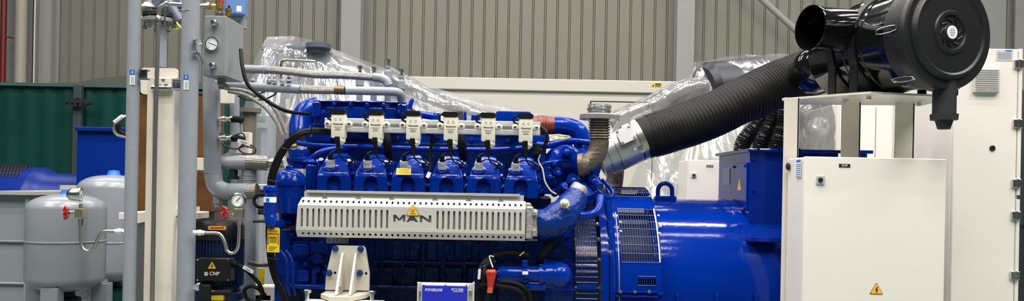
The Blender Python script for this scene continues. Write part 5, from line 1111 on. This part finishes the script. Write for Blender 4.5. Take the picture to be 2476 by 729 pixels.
# side label, side knob
ns_ = MB(); ns_.box((xl - .0015, Yc + .06, zt_ - .045), (.001, .05, .075)); ns_ = ns_.build('rating_label', WHITE, t)
w = MB(); w.box((xl - .0025, Yc + .06, zt_ - .016), (.001, .04, .008)); 
for k in range(7): w.box((xl - .0025, Yc + .06, zt_ - .03 - k * .008), (.001, .044, .0022))
w.build('label_print', LBLUE, ns_)
w = MB(); w.disc((xl - .002, Yc + .165, zt_ - .035), (-1, 0, 0), .016, .008, 20, .003); w.build('blanking_plug', BLACKM, t)

# ================================================================== FILTER STAND
Zs = 1.896
t = thing('filter_stand', 'cream sheet steel stand on tall posts carrying the black air filter', 'stand', V(1.45, 3.15, 0))
def q2(px, py, Y=None):
    dx = px - CX; dy = CY - py; v = dx * sR + dy * cR; Yq = (Zs - H) * F / v; return V((dx * cR - dy * sR) * Yq / F, Yq, Zs)
pts = [q2(1891, 238), q2(2003, 229), q2(2105, 221.5), q2(2165, 224.5), q2(2312, 231)]
back = [V(1.80, 3.28, Zs), V(1.22, 3.33, Zs)]
w = MB(); w.prism(pts + back, (0, 0, -.008)); w.build('shelf', CREAMF, t)
def post(px, Y, wpx, z1=Zs - .006, nm='post'):
    x_ = P(px, 300, Y).x; w = MB(); W = m(wpx, Y); w.box((x_, Y + .003, z1 / 2), (W, .006, z1), .001); w.box((x_ + W / 2 - .003, Y + .02, z1 / 2), (.006, .04, z1)); w.box((x_, Y + .02, .006), (W * 1.2, .05, .012)); w.build(nm, CREAMF, t)
post(1914, 3.10, 36); post(2058, 3.2, 46); post(2188, 3.2, 46)
for bx, by in ((2052, 238), (2107, 231), (2228, 247)):
    w = MB(); w.bolt(q2(bx, by - 5) + V(0, .02, -.008), (0, 0, -1), .010, .016); w.build_each('shelf_bolt', CHROME, t)
# black air filter
f0 = P(2306, 77, 2.74); dax = V(-math.sin(math.radians(18)), math.cos(math.radians(18)), 0)
side = V(math.cos(math.radians(18)), math.sin(math.radians(18)), 0)
t = thing('air_filter', 'large glossy black canister air filter lying on the cream stand', 'air filter', V(f0.x - .1, 3.0, Zs))
Rc = .214
w = MB(); w.lathe(f0, dax, [(.012, 0), (.012, .062), (.004, .066), (.004, .078), (.010, .082), (.010, .150), (.004, .158), (.004, .166), (.012, .171), (.022, .176), (.020, Rc - .014), (.024, Rc - .006), (.034, Rc - .001), (.04, Rc), (.075, Rc), (.08, Rc - .012), (.13, Rc - .016), (.13, .17)], 80)
cap = w.build('end_cover', BLACKM, t, 28)
w = MB()
for k in range(9):
    a = 2 * PI * k / 9; pts_ = []
    for j in range(7): aa = a + j * .09; rr_ = .036 + j * .0028; pts_.append(f0 + side * math.cos(aa) * rr_ + V(0, 0, 1) * math.sin(aa) * rr_ + dax * .010)
    w.tube(pts_, .0025, 6)
w.lathe(f0, dax, [(.012, .034), (.007, .031), (.007, 0)], 32); w.build('cover_boss', BLACKM, cap)
w = MB(); w.lathe(f0, dax, [(.0068, 0), (.0068, .0245), (.0055, .0245), (.0055, 0)], 32); lb = w.build('round_label', WHITE, cap)
w = MB(); c = f0 + dax * .0052
for k in range(5): w.box(c + V(0, 0, .013 - k * .0065), ((.024 if k % 2 else .03) * (.6 if k in (0, 4) else 1), .0008, .0016), rot=Matrix.Rotation(math.radians(18), 4, 'Z'))
w.build('label_print', GINK, lb)
Rb = .196
w = MB(); w.lathe(f0, dax, [(.12, 0), (.12, Rb), (.155, Rb), (.16, Rb - .004), (.25, Rb - .004), (.255, Rb), (.262, Rb), (.267, Rb - .004), (.345, Rb - .004), (.35, Rb), (.357, Rb), (.362, Rb - .004), (.55, Rb - .006), (.58, Rb - .03), (.59, Rb - .08), (.59, 0)], 80); w.build('canister', BLACK, t, 30)
ic = f0 + dax * .37; tip = P(1958, 67, 2.98); idir = -side; ic = tip - idir * .32
w = MB(); w.lathe(tip, side, [(0, .086), (0, .090), (.012, .090), (.016, .088), (.20, .088), (.24, .10)], 48); w.lathe(tip, side, [(0, .086), (.2, .080), (.2, 0)], 48); w.build('inlet_duct', BLACK, t, 30)
w = MB(); e0 = f0 + dax * .56 + V(0, 0, -.02); w.tube(cr([e0, e0 + dax * .10, e0 + dax * .19 + V(0, 0, -.02), P(2020, 155, 3.62), P(1975, 172, 3.62)], 8), .105, 32); w.build('outlet_elbow', BLACK, t, 45)
for tt in (.28, .40):
    w = MB(); w.lathe(f0 + dax * tt, dax, [(0, Rb - .003), (0, Rb + .003), (.04, Rb + .003), (.04, Rb - .003)], 64)
    base = f0 + dax * (tt + .02); zb2 = Zs + .002
    w.box(base - side * (Rb - .01) * .94 + V(0, 0, -(base.z - zb2) / 2), (.008, .04, base.z - zb2 + .02), rot=Matrix.Rotation(math.radians(18), 4, 'Z'))
    w.box(base + side * (Rb - .01) * .94 + V(0, 0, -(base.z - zb2) / 2), (.008, .04, base.z - zb2 + .02), rot=Matrix.Rotation(math.radians(18), 4, 'Z'))
    w.box(V(base.x, base.y, zb2 + .003), (.36, .04, .006), rot=Matrix.Rotation(math.radians(18), 4, 'Z'))
    w.build('mounting_strap', BLACKM, t)
def clip(ang):
    c = f0 + dax * .10 + (side * math.cos(ang) + V(0, 0, 1) * math.sin(ang)) * (Rc - .006); rad = (side * math.cos(ang) + V(0, 0, 1) * math.sin(ang)); tan = dax.cross(rad)
    w = MB(); o = c + rad * .008
    w.tube([o - dax * .05 + tan * .008, o - dax * .02 + tan * .012, o + dax * .02 + tan * .012, o + dax * .045 + tan * .006], .0022, 6); w.tube([o - dax * .05 - tan * .008, o - dax * .02 - tan * .012, o + dax * .02 - tan * .012, o + dax * .045 - tan * .006], .0022, 6)
    w.tube([o + dax * .045 - tan * .012, o + dax * .045 + tan * .012], .003, 6); w.tube([o - dax * .05 - tan * .01, o - dax * .05 + tan * .01], .003, 6); w.build('wire_clip', CHROME, t)
for a in (178, 232, 292, 2, 120): clip(math.radians(a))
# dust valve
dv = P(2284, 215, 2.80); w = MB(); k_ = m(1, 2.8)
w.lathe(V(dv.x, 2.80, dv.z + .03), (0, 0, -1), [(0, 26 * k_), (.03 + 62 * k_, 26 * k_), (.03 + 62 * k_, 31 * k_), (.03 + 76 * k_, 30 * k_), (.03 + 77 * k_, 20 * k_), (.03 + 98 * k_, 14 * k_), (.03 + 98 * k_, 0)], 28); w.build('dust_valve', mat('rubber_valve', (.02, .021, .023), .6), t)
w = MB(); q = P(2312, 221, 2.83); w.box((q.x, 2.85, q.z), (.014, .05, .035), .003); w.build('clamp_foot', BLACKM, t)

# ---- intake hose
hz = []; ctrl = [P(1541, 340, 3.5), P(1600, 322, 3.5), P(1700, 288, 3.52), P(1800, 242, 3.55), P(1885, 203, 3.6), P(1975, 172, 3.62)]
pts = cr(ctrl, 100); n_ = len(pts); rs = []
for i in range(n_):
    t_ = i / (n_ - 1); r0 = .097 + .017 * t_
    rib = .0030 * abs(math.sin(t_ * 62 * PI)) * (0 if t_ < .12 else (1 if t_ < .94 else .6)) * (1.6 if t_ > .62 else 1)
    rs.append(r0 + rib)
w = MB(); w.tube(pts, rs, 48, caps=False)
for v in w.bm.verts: v.co += noise.noise_vector(v.co * 9) * .005
tag(w.build('intake_hose', mat('ribbed_black_hose', (.004, .004, .0042), .6, 0, .15, 120, spec=.25), ang=60), 'fat black ribbed intake hose rising from the engine to the air filter', 'hose')

# ================================================================== TALL CABINET right
Yr = 3.55; xl = P(2304, 400, Yr).x; xh = P(2458, 400, Yr).x; xr = P(2468, 400, Yr).x; zt_ = P(2400, 117, Yr).z
t = thing('tall_cabinet', 'tall cream switch cabinet with a louvred vent at the right edge', 'cabinet', V(xl + .2, 3.9, 0))
w = MB(); w.box(((xl + xr + .06) / 2 - .03, Yr + .3, zt_ / 2), (xr - xl, .56, zt_), .004); w.build('body', CREAM, t)
w = MB(); w.box(((xl + xh) / 2, Yr + .009, zt_ / 2), (xh - xl - .003, .018, zt_ - .004), .003); dr = w.build('door', CREAM, t)
w = MB(); zs1 = P(2462, 478, Yr).z
w.box(((xh + xr) / 2 + .002, Yr + .009, (zt_ + zs1) / 2 + .005), (xr - xh - .002, .018, zt_ - zs1 - .01), .002); w.box(((xh + xr) / 2 + .002, Yr + .009, zs1 / 2 - .005), (xr - xh - .002, .018, zs1 - .01), .002); w.build('hinge_post', CREAM, t)
w = MB(); w.box((xh, Yr + .016, zt_ / 2), (.008, .01, zt_ - .01)); w.build('door_seal', mat('brown_seal', (.12, .07, .05), .6), t)
for yy_ in (155, 299, 444, 522, 667):
    w = MB(); c = P(2462 - (yy_ - 155) * .015, yy_, Yr - .005); w.box((xh - .014, Yr - .006, c.z), (.020, .012, .04), .002); w.box((xh + .010, Yr - .006, c.z), (.018, .012, .04), .002); w.cyl((xh, Yr - .010, c.z - .02), (xh, Yr - .010, c.z + .02), .006, 10); w.build('hinge', CHROME, t)
w = MB(); w.pbox(2355, 165, 2417, 224, Yr - .012, .012, .002); vt = w.build('vent', mat('vent_grey', (.52, .51, .48), .45), dr)
w = MB()
for k in range(11): 
    c = P(2386, 169 + k * 5.2, Yr - .016); w.box(c, (m(58, Yr), .010, m(3, Yr)), rot=Matrix.Rotation(.5, 4, 'X'))
w.build_each('louvre', mat('vent_slat', (.62, .61, .57), .45), vt)
w = MB(); w.pbox(2409, 120, 2450, 147, Yr - .002, .002); rl = w.build('rating_label', mat('pale_label', (.62, .62, .66), .4), dr)
w = MB(); 
for k in range(6): w.pbox(2412, 127 + k * 3, 2446, 127.8 + k * 3, Yr - .003, .001)
w.pbox(2429, 119.5 + 2, 2437, 122, Yr - .003, .001); w.build('label_print', GINK, rl)
w = MB(); w.pbox(2433, 121.5, 2447, 124, Yr - .0035, .001); w.build('logo_print', LBLUE, rl)
w = MB(); w.disc(P(2399, 359, Yr), (0, -1, 0), m(7, Yr), .006, 24, .002); w.build('blanking_plug', BLACKM, dr)
# dark equipment right edge
w = MB(); xq = P(2474, 500, 4.0).x; zq = P(2474, 210, 4.0).z
w.box((xq + .3, 4.35, zq / 2), (.55, .6, zq), .01); w.box((xq + .3, 4.04, P(2474, 540, 4).z), (.56, .02, .02))
tag(w.build('dark_cabinet', mat('dark_slate', (.02, .03, .035), .4)), 'dark slate cabinet edge at the far right beyond the cream cabinet', 'cabinet')

# ================================================================== BEHIND: right side
t = thing('small_cabinet', 'small cream lockable cabinet standing behind the alternator lifting eye', 'cabinet', V(P(1690, 0, 4.3).x, 4.4, 0))
Y = 4.3; w = MB(); w.pbox(1662, 388, 1742, 700, Y, .012, .003); zt_ = P(1700, 388, Y).z; x0_, x1_ = P(1662, 450, Y).x, P(1742, 450, Y).x; dr = w.build('door', CREAM, t)
w = MB(); w.box(((x0_ + x1_) / 2, Y + .13, zt_ / 2), (x1_ - x0_ - .004, .23, zt_), .004); w.build('body', CREAM, t)
w = MB(); w.pbox(1672, 419, 1684, 430, Y - .006, .006, .001); a = w.build('lock', mat('lock_grey', (.6, .63, .64), .3), dr); w = MB(); w.disc(P(1678, 424.5, Y - .006), (0, -1, 0), .008, .004, 12); w.build('keyhole', INK, a)
w = MB(); w.pbox(1708, 399, 1725, 404, Y - .003, .003); w.build('name_plate', mat('grey_plate', (.2, .2, .22), .4), dr)
# white cabinets seen between the stand's posts
t = thing('far_cabinet', 'pale cream cabinet seen between the posts of the filter stand', 'cabinet', V(P(2110, 0, 4.9).x, 5.0, 0))
Y = 4.9; x0_, xm_, x1_ = P(2030, 300, Y).x, P(2118, 300, Y).x, P(2222, 300, Y).x; zt_ = P(2110, 250, Y).z
w = MB(); w.box(((x0_ + x1_) / 2, Y + .32, zt_ / 2), (x1_ - x0_, .6, zt_), .01); w.build('body', CREAM, t)
w = MB(); w.box(((x0_ + xm_) / 2, Y + .008, zt_ / 2), (xm_ - x0_ - .006, .02, zt_ - .02), .004); w.build('door', CREAM, t)
w = MB(); w.box(((xm_ + x1_) / 2, Y + .008, zt_ / 2), (x1_ - xm_ - .006, .02, zt_ - .02), .004); w.build('door', CREAM, t)
# black corrugated hoses
for k, (xa_, xb_, Yk) in enumerate(((1872, 1796, 4.30), (1886, 1840, 4.2), (1905, 1880, 4.1))):
    ctrl = [P(xa_ + 30, 215, Yk + .1), P(xa_, 252, Yk), P((xa_ + xb_) / 2 + 4, 300, Yk), P(xb_ + 2, 345, Yk), P(xb_ - 4, 400, Yk)]
    pts = cr(ctrl, 40); pts.append(V(pts[-1].x - .01, Yk, .01)); w = MB(); w.tube(pts, [m(19.5, Yk) + .0035 * math.sin(i * 1.75) for i in range(len(pts))], 24)
    tag(w.build('corrugated_hose', mat('shiny_corrugated_black', (.008, .008, .009), .18)), ['leftmost of the three black corrugated hoses dropping behind the blue terminal box', 'middle of the three black corrugated hoses dropping behind the blue terminal box', 'rightmost of the three black corrugated hoses, beside the cream stand post'][k], 'hose', 'black corrugated hoses')
# wrapped filter behind
t = thing('wrapped_air_filter', 'dark air filter under clear plastic behind the black intake hose', 'air filter', V(P(1790, 0, 5.3).x, 5.4, 0))
w = MB(); A = P(1700, 222, 5.2); B = P(1900, 200, 5.4); w.lathe(A, B - A, [(0, 0), (0, m(58, 5.2)), (.04, m(70, 5.2)), (.45, m(70, 5.2)), (.5, m(55, 5.2)), (.62, m(50, 5.2)), (.62, 0)], 40); w.build('canister', mat('wrapped_dark', (.008, .01, .018), .4), t)
w = MB(); q = P(1790, 280, 5.4); w.box((q.x, 5.4, q.z), (.7, .4, .03)); 
for sx in (-.3, .3): w.box((q.x + sx, 5.4, q.z / 2), (.06, .06, q.z))
w.build('stand', CREAMF, t)
def drape(name, stations, label, wid, zbot, mt, amp=.02, fr=5.0, cat='plastic sheet', seg=14, side_d=.5):
    w = MB(); rows = []
    S = []
    for i in range(len(stations) - 1):
        for k in range(8): t_ = k / 8; S.append(tuple(stations[i][j] * (1 - t_) + stations[i + 1][j] * t_ for j in range(3)))
    S.append(stations[-1])
    for (px, py, Y) in S:
        top = P(px, py, Y); row = []
        for k in range(-seg, seg + 1):
            u = k / seg; a = abs(u)
            yy_ = Y + math.copysign(1, u) * wid * (a ** .7) * .5 * 2 if u else Y; yy_ = Y + (1 if u > 0 else -1) * wid * a ** .75
            zz = top.z - (top.z - zbot) * (a ** 1.35)
            p = V(top.x, yy_, zz); p += noise.noise_vector(V(p.x * fr, p.y * fr, p.z * fr * .35)) * amp; row.append(w.bm.verts.new(p))
        rows.append(row)
    for A_, B_ in zip(rows[:-1], rows[1:]):
        for k in range(2 * seg): w.bm.faces.new((A_[k], A_[k + 1], B_[k + 1], B_[k]))
    return tag(w.build(name, mt, ang=75), label, cat)
drape('plastic_cover', [(1500, 500, 5.2), (1560, 370, 5.2), (1620, 245, 5.2), (1676, 152, 5.2), (1720, 146, 5.2), (1790, 130, 5.2), (1860, 126, 5.2), (1905, 132, 5.2), (1960, 190, 5.2)], 'clear plastic cover over the dark air filter behind the intake hose', .5, .3, FILMC, .03, 3.5)
# hazy wrapped duct rising to it
w = MB(); w.tube(cr([P(1478, 300, 4.9), P(1560, 262, 4.9), P(1650, 222, 4.95), P(1700, 210, 5.0)], 8), m(26, 4.9), 24)
for v in w.bm.verts: v.co += noise.noise_vector(v.co * 5) * .012
tag(w.build('wrapped_duct', FILMH, ang=70), 'hazy plastic wrapped duct rising behind the aluminium collar', 'duct')
# crumpled bag behind the stand and by the eye
def bag(name, px, py, Y, w_, h_, label, mt):
    w = MB(); w.sphere(P(px, py, Y), 1, (m(w_, Y), .12, m(h_, Y)), 36, 24)
    for v in w.bm.verts:
        n_ = noise.noise_vector(v.co * 7); v.co += n_ * .07; v.co += noise.noise_vector(v.co * 19) * .02
    return tag(w.build(name, mt, ang=25), label, 'plastic bag')
w = MB(); rings = []; c0 = P(1968, 300, 4.5)
for k in range(40):
    z = c0.z + .19 - k * .011 if k < 34 else (c0.z - .19) * (39 - k) / 6 + .0; r = m(12 + 34 * min(1, (k / 12) ** .7), 4.5)
    rings.append([V(c0.x + r * math.cos(q * PI / 16), 4.5 + .12 * math.sin(q * PI / 16), z) for q in range(32)])
w.loft(rings)
for v in w.bm.verts: v.co += noise.noise_vector(v.co * 6) * .05; v.co.z = max(v.co.z, 0)
tag(w.build('plastic_wrap', FILMH, ang=30), 'crumpled hazy plastic wrap seen below the left end of the filter shelf', 'plastic bag')
bag('plastic_bag', 1632, 462, 4.7, 18, 34, 'crumpled clear plastic bag beside the alternator lifting eye', FILM)
# left big film and its pipework
drape('plastic_sheet', [(585, 420, 5.0), (600, 250, 5.0), (622, 130, 5.0), (642, 90, 5.0), (700, 86, 5.0), (748, 93, 5.0), (850, 138, 5.0), (1000, 193, 5.0), (1150, 240, 5.0), (1330, 284, 5.0), (1420, 300, 5.0)], 'huge clear plastic sheet draped over pipework behind the engine', .55, .4, FILM, .02, 2.2)
# heavier rolled edge of the sheet
w = MB(); pts = cr([P(925, 192, 4.7), P(1000, 226, 4.7), P(1100, 264, 4.7), P(1200, 288, 4.7), P(1330, 305, 4.7)], 12)
w.tube(pts, [m(max(4, 36 - 28 * i / len(pts)), 4.7) for i in range(len(pts))], 24)
for v in w.bm.verts: v.co += noise.noise_vector(v.co * 5) * .012
tag(w.build('rolled_plastic', FILMH, ang=70), 'bunched hazy fold of plastic sheeting rising behind the ignition coils', 'plastic sheet')
t = thing('wrapped_pipework', 'grey pipe stand with flanges wrapped under the big plastic sheet', 'pipe', V(P(700, 0, 5.0).x, 5.0, 0))
Y = 5.0
for px, wpx, yt_ in ((655, 26, 112), (712, 22, 150), (770, 34, 118), (640, 18, 300)):
    w = MB(); x_ = P(px, 300, Y).x; zt_ = P(px, yt_, Y).z; w.cyl((x_, Y, 0), (x_, Y, zt_), m(wpx / 2, Y), 20); w.disc((x_, Y, zt_ - .03), (0, 0, 1), m(wpx, Y), .03, 24, .003); w.build('pipe', GREYP, t)
w = MB(); w.tube([P(680, 190, 4.75), P(680, 156, 4.75)] + cr([P(681, 150, 4.75), P(686, 146, 4.75), P(692, 145, 4.75)], 4) + [P(762, 149, 4.75)], m(3.2, 4.8), 10); w.build('small_tube', CHROME, t)
w = MB(); w.pbox(690, 108, 740, 140, 4.9, .2, .02, 2); w.disc(P(770, 118, 4.9), (0, 0, 1), m(30, 4.9), .03, 24); w.build('valve_block', mat('dim_slate', (.07, .09, .12), .5), t)
w = MB(); w.pbox(690, 240, 730, 430, 5.2, .04); w.box((P(710, 0, 5.2).x, 5.22, .6), (.08, .04, 1.2)); w.build('frame', CREAMF, t)
w = MB(); w.pbox(655, 280, 690, 430, 5.1, .2); w.box((P(672, 0, 5.1).x, 5.2, .6), (.1, .2, 1.2)); w.build('exchanger', BROWN, t)
label_sticker(648, 268, Y - .06, t, 8, 24); label_sticker(724, 268, Y - .1, t, 8, 24)

# ================================================================== LIGHTS
def area(name, loc, sx, sy, e, rot=(0, 0, 0), col=(1, .95, .91)):
    l = bpy.data.lights.new(name, 'AREA'); l.shape = 'RECTANGLE'; l.size = sx; l.size_y = sy; l.energy = e; l.color = col
    o = bpy.data.objects.new(name, l); COL.objects.link(o); o.location = loc; o.rotation_euler = rot; return o
HZ = 7.6
for x_, e in ((-5, 150), (-1.2, 170), (2.6, 170), (6.4, 130)):        # strip lamps straight above the machines
    area('bay_lamp', (x_, 3.7, HZ), 2.6, .13, e * 1.3)
    area('bay_lamp', (x_, 1.75, HZ), 2.6, .07, e * .5)
for x_, e in ((-5.5, 420), (0, 480), (5.5, 520)):                         # wide diffuse bay panels in front and by the wall
    for yq in (.5, -.9, -2.4): area('bay_lamp', (x_, yq, HZ), 3.2, .10, e * .37)
    for yq in (7.8, 9.4): area('bay_lamp', (x_, yq, HZ + .6), 4.2, .10, e * .20)
wd = bpy.data.worlds.new('hall'); sc.world = wd; wd.use_nodes = True
wd.node_tree.nodes['Background'].inputs[0].default_value = (.86, .93, 1.0, 1); wd.node_tree.nodes['Background'].inputs[1].default_value = .06
